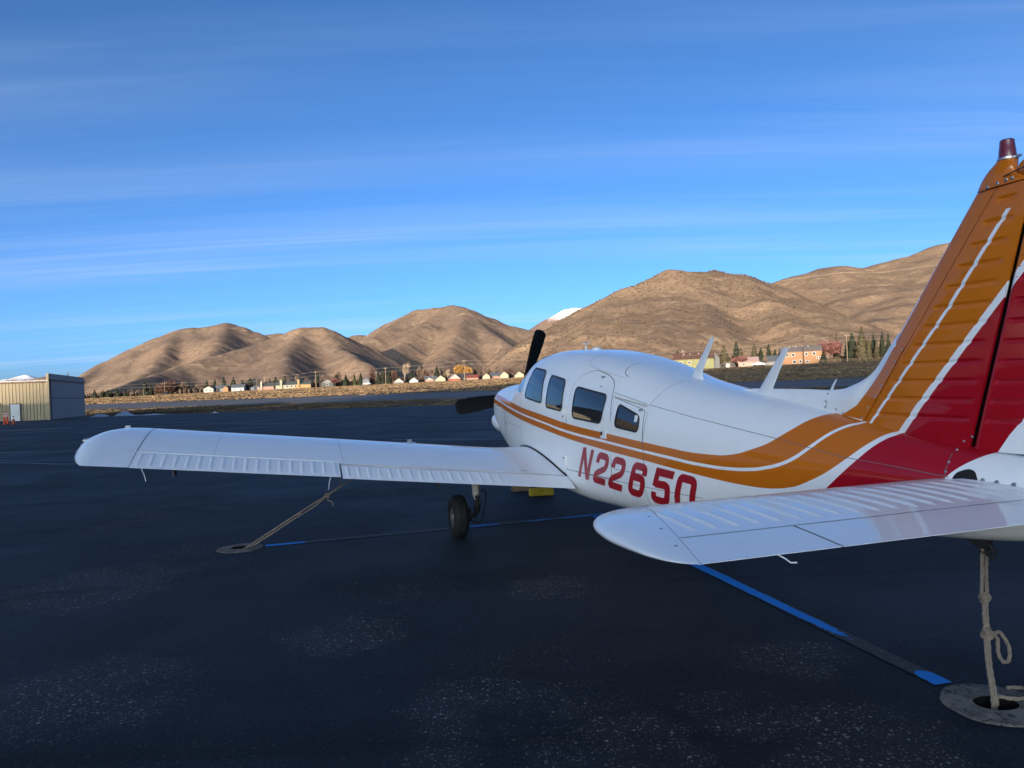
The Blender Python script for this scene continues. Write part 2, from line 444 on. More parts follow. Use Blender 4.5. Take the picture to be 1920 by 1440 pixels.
def behind_ground():
    xs = np.linspace(-3000, 2000, 40); ys = np.linspace(-1800, -80, 20)
    x, y = np.meshgrid(xs, ys, indexing='ij')
    link('back_field', mesh('back_field', np.stack([x, y, np.zeros_like(x)], -1).reshape(-1, 3), grid_faces(40, 20)[:, ::-1]), M['valley'], None, 'structure', 'dry ground behind the apron')
    V = []; F = []
    for xa, xb in ((-3000, -230), (175, 2000)):
        xs = np.linspace(xa, xb, 40); k = len(V)
        for x in xs:
            yt = (84.9 * SN - SK * x) if -420 < x < 300 else (84.9 * SN - SK * x)
            for f in np.linspace(0, 1, 14):
                V.append((x, -80 * (1 - f) + max(yt, -79) * f, 0.0 if f < 1 else -.3))
        F += (grid_faces(40, 14) + k)[:, ::-1].tolist()
    V = np.array(V); V[:, 2] = np.minimum(zg(V[:, 0], V[:, 1]), 0) - 0.02
    link('side_field', mesh('side_field', V, F), M['valley'], None, 'structure', 'dry ground beside the apron')
behind_ground()
earth = MB(); earth.box((0, 3000, -9), (30000, 34000, 2))
earth.build('ground', M['valley'], None, kind='structure', label='ground sheet running to the horizon')

# ------------------------------------------------------------------ hills
def hill_height(x, y, ridges, slope, rnd, base, smooth=9.0):
    acc = None
    for pl in ridges:
        best = np.full(x.shape, -1e9)
        for (ax, ay, az), (bx, by, bz) in zip(pl[:-1], pl[1:]):
            dx, dy = bx - ax, by - ay; L2 = dx * dx + dy * dy
            u = np.clip(((x - ax) * dx + (y - ay) * dy) / L2, 0, 1)
            d = np.hypot(x - ax - u * dx, y - ay - u * dy)
            best = np.maximum(best, az + u * (bz - az) - slope * (np.sqrt(d * d + rnd * rnd) - rnd))
        acc = best if acc is None else np.logaddexp(acc / smooth, best / smooth) * smooth
    return np.logaddexp(acc / 5.0, base / 5.0) * 5.0
def hill(name, ridges, xr, yr, step, slope, rnd, mat, label, rough=14.0, rscale=1 / 130., seed=1, step_y=None, fine=1.0):
    nx = int((xr[1] - xr[0]) / step) + 1; ny = int((yr[1] - yr[0]) / (step_y or step)) + 1
    x, y = np.meshgrid(np.linspace(*xr, nx), np.linspace(*yr, ny), indexing='ij')
    wx = (fbm(x * rscale * .6, y * rscale * .6, 3, seed + 20) - .45) * 90 * rough / 14
    wy = (fbm(x * rscale * .6 + 7, y * rscale * .6 - 3, 3, seed + 40) - .45) * 90 * rough / 14
    base = zg(x, y) - 6
    top = max(p[2] for r in ridges for p in r)
    h0 = hill_height(x, y, ridges, slope, rnd, base)
    h1 = hill_height(x + wx, y + wy, ridges, slope, rnd, base)
    crest = np.clip((h0 - base) / (top - base), 0, 1)
    f = np.clip(1.0 - crest ** 2.2, 0, 1)                 # gullies fade out towards the crest so the skyline stays
    z = h0 * (1 - .75 * f) + h1 * .75 * f
    up = np.clip((z - base) / 25, 0, 1)
    z += up * f * rough * (fbm(x * rscale, y * rscale, 5, seed, True) - .62)
    z += up * fine * (fbm(x * .03, y * .03, 4, seed + 9) - .47) * 5
    return link(name, mesh(name, np.stack([x, y, z], -1).reshape(-1, 3), grid_faces(nx, ny)[:, ::-1]), mat, None, 'structure', label), (x, y, z)
def mat_hill(name, tan, dark, pale, sc=1.0, rock=0.0, trail=None, snow=None):
    g = G(name)
    n1 = g.noise(0.006 * sc, 6, 0.62, None, 0.8)
    n2 = g.noise(0.035 * sc, 6, 0.7, None, 0.4)
    n3 = g.noise(0.16 * sc, 5, 0.75)
    c = g.mix(g.ramp(n1, 0.38, 0.62), dark, tan)
    c = g.mix(g.math('MULTIPLY', g.ramp(n2, 0.50, 0.68), 0.75), c, pale)
    c = g.mix(g.math('MULTIPLY', g.ramp(n3, 0.46, 0.64), 0.55), c, [k * .45 for k in dark])
    if rock:
        c = g.mix(g.math('MULTIPLY', g.ramp(g.noise(0.02, 4, 0.6, g.coords(loc=(40, 11, 0))), 0.66, 0.72), rock), c, (0.12, 0.055, 0.045))
    if trail or snow:
        sp = N(g.nt, 'ShaderNodeSeparateXYZ'); g.nt.links.new(g.tc.outputs['Object'], sp.inputs[0])
    if trail:
        wob = g.math('MULTIPLY', g.math('SUBTRACT', g.noise(0.01, 3), 0.5), 14)
        for tz, th in trail:
            d = g.math('ABSOLUTE', g.math('SUBTRACT', g.math('ADD', sp.outputs[2], wob), tz))
            c = g.mix(g.math('MULTIPLY', g.ramp(d, th, th * .5), 0.4), c, (0.52, 0.40, 0.27))
    if snow:
        lo, hi = snow
        hz = g.math('ADD', sp.outputs[2], g.math('MULTIPLY', g.math('SUBTRACT', g.noise(0.008, 6, 0.7), 0.5), (hi - lo) * 2.2))
        c = g.mix(g.ramp(hz, lo, hi), c, (0.82, 0.83, 0.86))
    g.bump(g.math('ADD', n2, g.math('MULTIPLY', n3, 0.5)), 0.35, 2.0 / sc)
    return g.done(c, 0.95, 0, 0.05)
TAN, DRK, PAL = (0.285, 0.196, 0.126), (0.190, 0.133, 0.094), (0.375, 0.272, 0.176)
M['hill_near'] = mat_hill('near_hill_slope', TAN, DRK, PAL, 1.3)
M['hill_trail'] = mat_hill('trail_hill_slope', TAN, DRK, PAL, 1.0, trail=[(190, 1.5)])
M['hill_far'] = mat_hill('far_hill_slope', (0.255, 0.178, 0.122), (0.170, 0.124, 0.096), (0.33, 0.24, 0.16), 0.55, rock=0.6)
M['hill_snow'] = mat_hill('snowy_hill_slope', (0.26, 0.18, 0.13), (0.20, 0.14, 0.11), (0.3, 0.22, 0.17), 0.3, snow=(415, 500))
M['peak_snow'] = mat_hill('snowy_peak_slope', (0.15, 0.13, 0.13), (0.12, 0.10, 0.10), (0.2, 0.17, 0.16), 0.15, snow=(270, 370))
HL = {
'A': [[(-1486, 2300, 44), (-1365, 2350, 87), (-1306, 2400, 129), (-1228, 2420, 172), (-1149, 2439, 208), (-1065, 2449, 232), (-976, 2449, 240), (-932, 2449, 242), (-889, 2449, 233), (-845, 2449, 216), (-799, 2439, 192), (-719, 2400, 150)], [(-1091, 2429, 221), (-1014, 2150, 134), (-942, 1850, 52)], [(-932, 2449, 242), (-859, 2150, 151), (-775, 1900, 80)], [(-1052, 2439, 229), (-930, 2270, 165), (-863, 2100, 105)], [(-1197, 2400, 173), (-1121, 2150, 100), (-989, 1850, 34)], [(-1306, 2400, 129), (-1250, 2150, 70), (-1180, 1900, 30)]],
'B': [[(-640, 1150, 14), (-662, 1400, 53), (-656, 1480, 69), (-609, 1580, 95), (-556, 1680, 126), (-507, 1740, 150), (-478, 1750, 153), (-443, 1760, 155), (-423, 1760, 150), (-391, 1780, 134), (-345, 1800, 111), (-285, 1820, 71)], [(-489, 1745, 152), (-473, 1600, 106), (-431, 1400, 53), (-400, 1280, 25)], [(-449, 1760, 155), (-376, 1650, 99), (-269, 1450, 48), (-220, 1350, 24)]],
'C': [[(-605, 2500, 141), (-551, 2500, 161), (-492, 2499, 183), (-404, 2499, 230), (-313, 2499, 264), (-250, 2499, 276), (-187, 2499, 275), (-125, 2499, 260), (-63, 2499, 234), (8, 2499, 204), (97, 2499, 181), (185, 2500, 145)], [(-194, 2499, 274), (-265, 2349, 212), (-319, 2150, 144), (-326, 1950, 77)], [(-160, 2499, 269), (-90, 2349, 195), (4, 2100, 113), (38, 1950, 73)], [(-140, 2440, 252), (-169, 2100, 130), (-173, 1800, 53)], [(-313, 2499, 264), (-420, 2250, 165), (-470, 2000, 80)]],
'E': [[(-40, 730, 10), (-16, 780, 18), (32, 850, 50), (68, 900, 75), (97, 930, 93), (149, 960, 115), (185, 980, 132), (218, 1000, 143), (245, 1010, 140), (287, 1030, 145), (330, 1050, 138), (356, 1060, 133), (372, 1050, 128), (373, 930, 88), (373, 860, 69), (373, 800, 55), (358, 720, 40), (347, 650, 27)], [(218, 1000, 143), (129, 800, 68), (75, 640, 28)], [(287, 1030, 145), (223, 830, 80), (157, 640, 25)], [(149, 960, 115), (85, 780, 60), (30, 640, 20)], [(330, 1050, 138), (300, 850, 88), (262, 650, 28)], [(245, 1010, 140), (175, 810, 76), (115, 640, 24)], [(373, 930, 88), (330, 760, 55), (305, 650, 26)]],
'F': [[(380, 1520, 120), (459, 1500, 160), (503, 1499, 174), (552, 1499, 185), (590, 1499, 201), (650, 1499, 215), (698, 1499, 208), (741, 1499, 207), (807, 1499, 227), (888, 1499, 248), (970, 1499, 268), (1078, 1499, 280), (1218, 1499, 269), (1404, 1449, 209)], [(741, 1499, 207), (598, 1250, 125)], [(888, 1499, 248), (706, 1250, 147), (562, 1080, 91), (460, 950, 63)]],
'D': [[(-66, 5000, 163), (101, 4999, 300), (195, 4999, 393), (269, 4999, 447), (379, 4999, 500), (433, 4999, 513), (523, 4999, 505), (665, 4999, 457), (1055, 4999, 333)], [(379, 4999, 500), (420, 4700, 330)]],
'S': [[(-7168, 8999, 287), (-6585, 8999, 308), (-6196, 8999, 325), (-6067, 8999, 332), (-5968, 8999, 361), (-5877, 8999, 377), (-5826, 8999, 355), (-5744, 8999, 306), (-5553, 8999, 228), (-4912, 9000, 98)], [(-5900, 8999, 365), (-5800, 8500, 240)], [(-6130, 8999, 330), (-6000, 8600, 230)]],
'K': [[(-2699, 4000, 80), (-2576, 4000, 129), (-2501, 4000, 155), (-2409, 4000, 134), (-2182, 4000, 73)]],
'Q': [[(-1272, 3299, 229), (-1152, 3299, 267), (-1080, 3299, 273), (-1028, 3299, 278), (-974, 3299, 264), (-845, 3299, 223), (-726, 3299, 245), (-673, 3299, 257), (-631, 3299, 250), (-573, 3299, 212)]]}
hill('hill', HL['A'], (-1750, -500), (1500, 2650), 7, .68, 22, M['hill_far'], 'broad rounded brown hill at the far end of the valley', 8, 1 / 150., 11)
hill('hill', HL['B'], (-900, -150), (1050, 1950), 5, .68, 13, M['hill_far'], 'lower brown hill with a shaded flank in front of the others', 7, 1 / 110., 12)
hill('hill', HL['C'], (-800, 320), (1500, 2750), 7, .70, 20, M['hill_far'], 'domed brown hill with a sharp shadow on its foot', 8, 1 / 150., 13)
oE, gE = hill('hill', HL['E'], (-120, 560), (520, 1220), 3.5, .64, 12, M['hill_near'], 'large near brown hill dotted with sagebrush behind the cabin', 9, 1 / 90., 14)
hill('hill', HL['F'], (340, 1500), (850, 1700), 6, .50, 60, M['hill_trail'], 'high brown hill with a pale trail behind the tail fin', 12, 1 / 140., 15)
hill('hill', HL['D'], (-300, 1400), (4300, 5500), 18, .64, 14, M['hill_snow'], 'distant hill with snow along its crest', 30, 1 / 260., 16)
hill('mountain', HL['S'], (-7600, -4700), (8000, 9700), 30, .45, 30, M['peak_snow'], 'far snow covered peaks above the hangar roof', 60, 1 / 420., 17)
hill('hill', HL['K'], (-2900, -2000), (3600, 4300), 14, .40, 50, M['hill_far'], 'small far brown rise beside the snow peaks', 10, 1 / 200., 18)
hill('hill', HL['Q'], (-1500, -400), (2900, 3600), 11, .5, 40, M['hill_far'], 'dark far hill seen in the gaps between nearer hills', 12, 1 / 200., 19)
hill('hill', [[(-520, 650, 10), (-590, 590, 62), (-690, 500, 118), (-830, 360, 150), (-1020, 160, 165), (-1250, -150, 150), (-1500, -500, 110)], [(-830, 360, 150), (-650, 250, 60)], [(-1020, 160, 165), (-820, 40, 80)]], (-1750, -330), (-700, 800), 11, .62, 40, M['hill_near'], 'brown hill closing the valley off beyond the hangar', 14, 1 / 110., 21)
# the mountain behind the photographer whose shadow lies over the apron
SH = [[(-800, -820, 12), (-560, -770, 22), (-430, -750, 40), (-345, -742, 58), (-326, -740, 80), (-313, -740, 98), (-300, -740, 107), (-285, -740, 118), (-200, -740, 123), (0, -740, 124), (250, -745, 126), (600, -760, 135), (1000, -800, 150), (1500, -850, 120)]]
hill('hill', SH, (-900, 1700), (-1300, -330), 8, 1.0, 6, M['hill_far'], 'steep hill behind the photographer that shades the apron', 4, 1 / 120., 22, fine=.25)

def sagebrush():
    x, y, z = gE
    n = 5200; V = []; F = []
    ico = np.array([(0, 0, 1), (.89, 0, .45), (.28, .85, .45), (-.72, .53, .45), (-.72, -.53, .45), (.28, -.85, .45), (.95, .3, -.2), (0, 1, -.2), (-.95, .3, -.2), (-.6, -.8, -.2), (.6, -.8, -.2)])
    fc = [(0, 1, 2), (0, 2, 3), (0, 3, 4), (0, 4, 5), (0, 5, 1), (1, 6, 2), (2, 6, 7), (2, 7, 3), (3, 7, 8), (3, 8, 4), (4, 8, 9), (4, 9, 5), (5, 9, 10), (5, 10, 1), (1, 10, 6)]
    cnt = 0; nx, ny = x.shape
    while cnt < n:
        i = rng.integers(2, nx - 2); j = rng.integers(2, ny - 2)
        if z[i, j] - zg(x[i, j], y[i, j]) < 3: continue
        dens = vnoise(np.array([x[i, j] * .02]), np.array([y[i, j] * .02]), 5)[0]
        if rng.random() > .25 + .9 * dens: continue
        r = rng.uniform(.7, 1.5); a = rng.uniform(0, 6.28)
        P = ico * np.array([r, r, r * .75]) * rng.uniform(.8, 1.2, (11, 1))
        c, s = math.cos(a), math.sin(a); P[:, :2] = P[:, :2] @ np.array([[c, -s], [s, c]])
        V.append(P + np.array([x[i, j] + rng.uniform(-1.7, 1.7), y[i, j] + rng.uniform(-1.7, 1.7), z[i, j] + .2])); F += [[k + cnt * 11 for k in f] for f in fc]; cnt += 1
    m = material('sagebrush_leaves', (0.115, 0.088, 0.058), .95, spec=.05)
    link('sagebrush', mesh('sagebrush', np.concatenate(V), F), m, None, 'stuff', 'low sagebrush dotted over the near hill')
sagebrush()
# ------------------------------------------------------------------ aircraft
# Aircraft frame: X runs aft from near the propeller, Y to the left wing, Z up. Blender's local x is -X.
AO = Vector((0.188708, 10.82151, 0.033506))
AE = [(0.274329414, -0.961560571, -0.01202667), (-0.961634566, -0.274287747, -0.005019249), (-0.001527543, -0.012942189, 0.99991508)]
plane = empty('light_aircraft', 'white low wing propeller aircraft with orange stripes and red tail tied down', 'aircraft')
plane.matrix_world = Matrix(((-AE[0][0], AE[1][0], AE[2][0], AO.x), (-AE[0][1], AE[1][1], AE[2][1], AO.y), (-AE[0][2], AE[1][2], AE[2][2], AO.z), (0, 0, 0, 1)))
def L(P):
    P = np.array(P, float).reshape(-1, 3).copy(); P[:, 0] *= -1; return P
def apart(name, V, F, mat, parent=plane, smooth=True, attrs=None, kind=None, label=None):
    return link(name, mesh(name, L(V), F, smooth, attrs, 38), mat, parent, kind, label)
def a2w(X, Y, Z):
    return np.array(plane.matrix_world @ Vector((-X, Y, Z)))
ST=np.array([
(-.10,.38,1.22,1.00,1.42,2.4,2.2),
(-.04,.455,1.21,.94,1.462,2.8,2.4),
(.05,.493,1.19,.88,1.492,3.1,2.6),
(.30,.530,1.12,.77,1.518,3.4,3.0),
(.65,.558,1.04,.67,1.540,3.5,3.4),
(1.0,.588,1.0,.58,1.558,3.4,3.8),
(1.22,.605,.99,.53,1.585,3.2,4.0),
(1.45,.618,.98,.49,1.700,3.0,4.2),
(1.70,.629,.97,.46,1.812,3.0,4.4),
(1.95,.637,.96,.44,1.878,3.2,4.6),
(2.4,.641,.95,.42,1.902,3.3,4.8),
(3.0,.637,.94,.40,1.875,3.3,5.2),
(3.6,.616,.93,.385,1.810,3.2,5.2),
(4.2,.576,.93,.39,1.705,3.0,4.4),
(4.86,.515,.94,.44,1.563,2.6,4.0),
(5.54,.435,.95,.53,1.462,2.35,3.6),
(6.3,.335,.96,.61,1.372,2.1,3.2),
(7.0,.235,.98,.69,1.268,2.0,2.8),
(7.5,.165,.99,.75,1.200,2.0,2.4),
(8.15,.07,1.01,.86,1.125,2.0,2.2)])
def pchip(x,y,xq):
    h=np.diff(x); dl=np.diff(y)/h; m=np.zeros_like(y)
    for i in range(1,len(x)-1):
        if dl[i-1]*dl[i]>0:
            w1=2*h[i]+h[i-1]; w2=h[i]+2*h[i-1]; m[i]=(w1+w2)/(w1/dl[i-1]+w2/dl[i])
    m[0]=dl[0]; m[-1]=dl[-1]
    xq=np.clip(xq,x[0],x[-1]); k=np.clip(np.searchsorted(x,xq)-1,0,len(h)-1); t=(xq-x[k])/h[k]; H=h[k]
    return (2*t**3-3*t**2+1)*y[k]+(t**3-2*t**2+t)*H*m[k]+(-2*t**3+3*t**2)*y[k+1]+(t**3-t**2)*H*m[k+1]
def sec(X):
    X=np.asarray(X,float)
    return [pchip(ST[:,0],ST[:,i],X) for i in range(1,7)]
def W(X,Z):
    w,zm,zb,zt,nt,nb=sec(X)
    up=Z>=zm
    t=np.where(up,(Z-zm)/(zt-zm),(zm-Z)/(zm-zb)); n=np.where(up,nt,nb)
    t=np.clip(t,0,1)
    return w*np.maximum(1-t**n,0)**(1/n)
def arr(*p): return np.array(p, float)
# edges of the paint scheme on the fuselage side: (X, Z) points
CV = {
'T': [(-.3, 1.43), (0, 1.41), (.728, 1.357), (1.791, 1.272), (2.83, 1.195), (3.369, 1.150), (4.35, 1.094), (4.888, 1.062), (5.217, 1.043), (5.558, 1.028), (5.815, 1.033), (5.985, 1.055), (6.128, 1.096), (6.257, 1.143), (6.328, 1.185), (6.416, 1.245), (6.477, 1.294), (6.535, 1.324), (6.581, 1.336), (6.60, 1.40), (6.62, 1.9)],
'a': [(-.3, 1.385), (.063, 1.354), (.815, 1.291), (1.798, 1.205), (2.831, 1.124), (3.371, 1.082), (4.353, 1.03), (4.89, .998), (5.219, .981), (5.558, .962), (5.816, .958), (5.988, .965), (6.14, .979), (6.283, 1.006), (6.373, 1.03), (6.494, 1.085), (6.592, 1.156), (6.667, 1.22), (6.716, 1.257), (6.756, 1.278), (6.797, 1.291), (6.83, 1.33), (6.86, 1.9)],
'b': [(-.3, 1.366), (.136, 1.330), (.835, 1.266), (1.798, 1.184), (2.831, 1.104), (3.37, 1.057), (4.353, 1.008), (4.89, .977), (5.218, .958), (5.557, .939), (5.814, .936), (5.987, .943), (6.14, .957), (6.284, .984), (6.374, 1.008), (6.499, 1.062), (6.601, 1.134), (6.679, 1.202), (6.732, 1.243), (6.776, 1.268), (6.817, 1.282), (6.85, 1.32), (6.88, 1.9)],
'c': [(-.3, 1.29), (.227, 1.262), (.861, 1.209), (1.796, 1.122), (2.827, 1.043), (3.367, 1.003), (4.35, .944), (4.885, .916), (5.214, .895), (5.553, .875), (5.809, .862), (5.981, .856), (6.132, .855), (6.276, .861), (6.367, .871), (6.5, .9), (6.626, .951), (6.744, 1.012), (6.829, 1.070), (6.89, 1.118), (6.959, 1.180), (7.009, 1.224), (7.036, 1.243), (7.072, 1.256), (7.09, 1.29), (7.12, 1.9)],
'r': [(6.4, .60), (6.6, .79), (6.745, .925), (6.837, 1.006), (6.948, 1.111), (6.998, 1.166), (7.05, 1.215), (7.095, 1.246), (7.112, 1.29), (7.14, 1.9)],
'w': [(7.26, .78), (7.38, .96), (7.445, 1.046), (7.474, 1.077), (7.52, 1.119), (7.569, 1.154), (7.612, 1.182), (7.66, 1.215), (7.8, 1.27)]}
def paint(X, Z):
    d = {}
    for k, p in CV.items():
        p = np.array(p); d['p_' + k] = pchip(p[:, 0], p[:, 1], X) - Z
    d['p_r'] = np.where(X < 6.45, -1.0, d['p_r']); d['p_w'] = np.where(X < 7.28, -1.0, d['p_w'])
    return d
WHITE, ORANGE, RED = (0.79, 0.80, 0.81), (0.54, 0.140, 0.003), (0.34, 0.002, 0.010)
def coat_paint(g, col):
    dirt = g.noise(2.6, 7, 0.78, g.coords((0.8, 1, 1.3)))
    col = g.mix(g.math('MULTIPLY', g.ramp(dirt, 0.50, 0.78), 0.20), col, g.mix(1.0, col, (0.55, 0.50, 0.42), 'MULTIPLY'))
    wav = g.noise(1.6, 2, 0.4)
    g.bump(wav, 0.06, 0.03)
    return g.done(col, 0.5, 0.75, 0.12, 0.03)
def mat_fuselage():
    g = G('fuselage_paint')
    A = {k: g.attr('p_' + k) for k in CV}
    st = lambda s: g.math('GREATER_THAN', s, 0.0)
    nt_ = lambda s: g.math('LESS_THAN', s, 0.0)
    o1 = g.math('MULTIPLY', st(A['T']), nt_(A['a'])); o2 = g.math('MULTIPLY', st(A['b']), nt_(A['c']))
    rd = g.math('MULTIPLY', st(A['r']), nt_(A['w']))
    col = g.mix(g.math('MAXIMUM', o1, o2), WHITE, ORANGE)
    col = g.mix(rd, col, RED)
    return coat_paint(g, col)
def mat_fin():
    g = G('fin_paint')
    fa, fe, fb, fc, fl = [g.attr(k) for k in ('f_a', 'f_e', 'f_b', 'f_c', 'f_l')]
    inr = lambda v, lo, hi: g.math('MULTIPLY', g.math('GREATER_THAN', v, lo), g.math('LESS_THAN', v, hi))
    col = g.mix(g.math('GREATER_THAN', fb, 0.046), ORANGE, RED)
    wh = g.math('MAXIMUM', inr(fb, 0.0, 0.046), g.math('MULTIPLY', inr(fa, 0.0, 0.024), g.math('GREATER_THAN', fe, 0.0)))
    wh = g.math('MAXIMUM', wh, g.math('MAXIMUM', g.math('GREATER_THAN', fc, 0.0), g.math('LESS_THAN', fl, 0.010)))  # fl strip: white paint low down, a painted sky highlight further up the edge
    col = g.mix(wh, col, WHITE)
    return coat_paint(g, col)
def plain_paint(name, c):
    g = G(name); rgb = N(g.nt, 'ShaderNodeRGB'); rgb.outputs[0].default_value = (*c, 1); return coat_paint(g, rgb.outputs[0])
M['fus'] = mat_fuselage(); M['fin'] = mat_fin()
M['white'] = plain_paint('white_paint', WHITE); M['orange'] = plain_paint('orange_paint', ORANGE); M['red'] = plain_paint('red_paint', RED)
M['glass'] = material('tinted_acrylic', (0.010, 0.013, 0.016), 0.02, spec=0.8, ior=1.6)
M['rubber'] = material('black_rubber', (0.012, 0.012, 0.013), 0.75, spec=.3, var=.3, vscale=30)
M['seal'] = material('dark_seal', (0.020, 0.020, 0.022), 0.6, spec=.3)
M['pitblack'] = material('gap_shade_black', (0.003, 0.003, 0.003), 1.0, spec=0)
M['seam'] = material('panel_gap', (0.12, 0.12, 0.125), 0.7, spec=.2)
M['steel'] = material('bare_steel', (0.45, 0.45, 0.46), 0.35, 0.9, var=.2, vscale=60)
M['rim'] = material('dull_wheel_metal', (0.16, 0.16, 0.165), 0.5, 0.7, var=.4, vscale=30)
M['dark_metal'] = material('dark_metal', (0.05, 0.05, 0.052), 0.5, 0.6, var=.3, vscale=40)
M['prop'] = material('black_propeller', (0.006, 0.006, 0.007), 0.6, spec=.12)
M['gearwhite'] = material('worn_grey_white_paint', (0.50, 0.48, 0.44), 0.5, var=.25, vscale=18)
M['screw'] = material('screw_head', (0.30, 0.30, 0.31), 0.4, 0.8)
M['redlens'] = material('red_beacon_lens', (0.16, 0.004, 0.012), 0.12, coat=.8, spec=.6)
M['textred'] = material('dark_red_lettering', (0.36, 0.008, 0.016), 0.4, coat=.5, var=.12, vscale=9)
M['textblack'] = material('black_lettering', (0.012, 0.012, 0.014), 0.5)
M['textwhite'] = material('white_lettering', (0.75, 0.75, 0.74), 0.4)
M['antenna'] = material('white_antenna_shell', (0.72, 0.73, 0.74), 0.35, coat=.3)

# ---- fuselage skin
def fuselage():
    xs = np.concatenate([np.linspace(-.10, .3, 22), np.arange(.33, 6.0, .03), np.arange(6.0, 7.75, .0125), np.arange(7.75, 8.151, .02)])
    w, zm, zb, zt, nt, nb = sec(xs)
    half = 64; th = np.linspace(-np.pi / 2, np.pi / 2, 500); V = []; 
    for i, X in enumerate(xs):
        c = np.abs(np.cos(th)); s = np.abs(np.sin(th)); up = th >= 0
        n = np.where(up, nt[i], nb[i])
        y = w[i] * c ** (2 / n); z = np.where(up, zm[i] + (zt[i] - zm[i]) * s ** (2 / n), zm[i] - (zm[i] - zb[i]) * s ** (2 / n))
        ds = np.concatenate([[0], np.cumsum(np.hypot(np.diff(y), np.diff(z)))]); q = np.linspace(0, ds[-1], half)
        yy = np.interp(q, ds, y); zz = np.interp(q, ds, z); yy[0] = yy[-1] = 0
        V.append(np.concatenate([np.stack([np.full(half, X), yy, zz], 1), np.stack([np.full(half - 2, X), -yy[-2:0:-1], zz[-2:0:-1]], 1)]))
    m = 2 * half - 2; n = len(xs); V = np.concatenate(V)
    F = grid_faces(n, m, True).tolist() + [list(range(m)), list(range((n - 1) * m, n * m))[::-1]]
    return apart('fuselage', V, F, M['fus'], attrs=paint(V[:, 0], V[:, 2]))
fus = fuselage()
def wnorm(X, Z):
    e = .004; y = W(X, Z); gx = (W(X + e, Z) - W(X - e, Z)) / (2 * e); gz = (W(X, Z + e) - W(X, Z - e)) / (2 * e)
    n = np.stack([-gx, np.ones_like(gx), -gz], -1); return y, n / np.linalg.norm(n, axis=-1, keepdims=True)
def surf(X, Z, off, side=1):
    X = np.asarray(X, float); Z = np.asarray(Z, float); y, n = wnorm(X, Z)
    P = np.stack([X, y, Z], -1) + n * np.asarray(off)[..., None] if np.ndim(off) else np.stack([X, y, Z], -1) + n * off
    P[..., 1] *= side; return P
def rounded(P, r, n=5):
    P = [np.array(p, float) for p in P]; out = []; k = len(P)
    rs = r if isinstance(r, (list, tuple)) else [r] * k
    for i in range(k):
        a, b, c = P[i - 1], P[i], P[(i + 1) % k]; u = (a - b) / np.linalg.norm(a - b); v = (c - b) / np.linalg.norm(c - b)
        d = min(rs[i], .45 * np.linalg.norm(a - b), .45 * np.linalg.norm(c - b)); s, e = b + u * d, b + v * d
        for t in np.linspace(0, 1, n): out.append((1 - t) ** 2 * s + 2 * t * (1 - t) * b + t * t * e)
    return np.array(out)
def dense(P, step=.04, closed=True):
    P = np.asarray(P, float); Q = [P[0]]
    for a, b in zip(P, np.concatenate([P[1:], P[:1]]) if closed else P[1:]):
        k = max(1, int(np.linalg.norm(b - a) / step)); Q += [a + (b - a) * t for t in np.linspace(0, 1, k + 1)[1:]]
    return np.array(Q[:-1] if closed else Q)
def patch_tris(P, step):
    P = dense(P, step); n = len(P); pts = [tuple(p) for p in P]; lo, hi = P.min(0), P.max(0)
    for gx in np.arange(lo[0] + step, hi[0], step):
        for gz in np.arange(lo[1] + step, hi[1], step):
            if np.min(np.hypot(P[:, 0] - gx, P[:, 1] - gz)) > step * .5: pts.append((gx, gz))
    v, e, f, *_ = delaunay_2d_cdt([Vector(p) for p in pts], [(i, (i + 1) % n) for i in range(n)], [], 1, 1e-7)
    return np.array([(p.x, p.y) for p in v]), [list(t) for t in f]
def surf_patch(name, P, off, mat, parent=plane, step=.05, side=1, attrs=False, label=None):
    v, f = patch_tris(P, step)
    return apart(name, surf(v[:, 0], v[:, 1], off, side), f, mat, parent, True, paint(v[:, 0], v[:, 1]) if attrs else None, None, label)
def ribbon_pts(P, width, closed):
    P = np.asarray(P, float)
    T = (np.roll(P, -1, 0) - np.roll(P, 1, 0)) if closed else np.gradient(P, axis=0)
    T /= np.linalg.norm(T, axis=1)[:, None] + 1e-12; Nn = np.stack([-T[:, 1], T[:, 0]], 1)
    a, b = P - Nn * width / 2, P + Nn * width / 2
    n = len(P); F = [(2 * i, 2 * i + 1, 2 * ((i + 1) % n) + 1, 2 * ((i + 1) % n)) for i in range(n if closed else n - 1)]
    return np.stack([a, b], 1).reshape(-1, 2), F
class Ribbons:
    """many thin strips laid on the fuselage side, gathered into one mesh"""
    def __init__(s): s.V = []; s.F = []; s.n = 0
    def add(s, P, width, off, closed=False, side=1, step=.03):
        Q, F = ribbon_pts(dense(P, step, closed), width, closed); Vv = surf(Q[:, 0], Q[:, 1], off, side)
        s.V.append(Vv); s.F += [[i + s.n for i in f] for f in F]; s.n += len(Vv); return s
    def build(s, name, mat, parent=plane, kind=None): return apart(name, np.concatenate(s.V), s.F, mat, parent, True, None, kind)

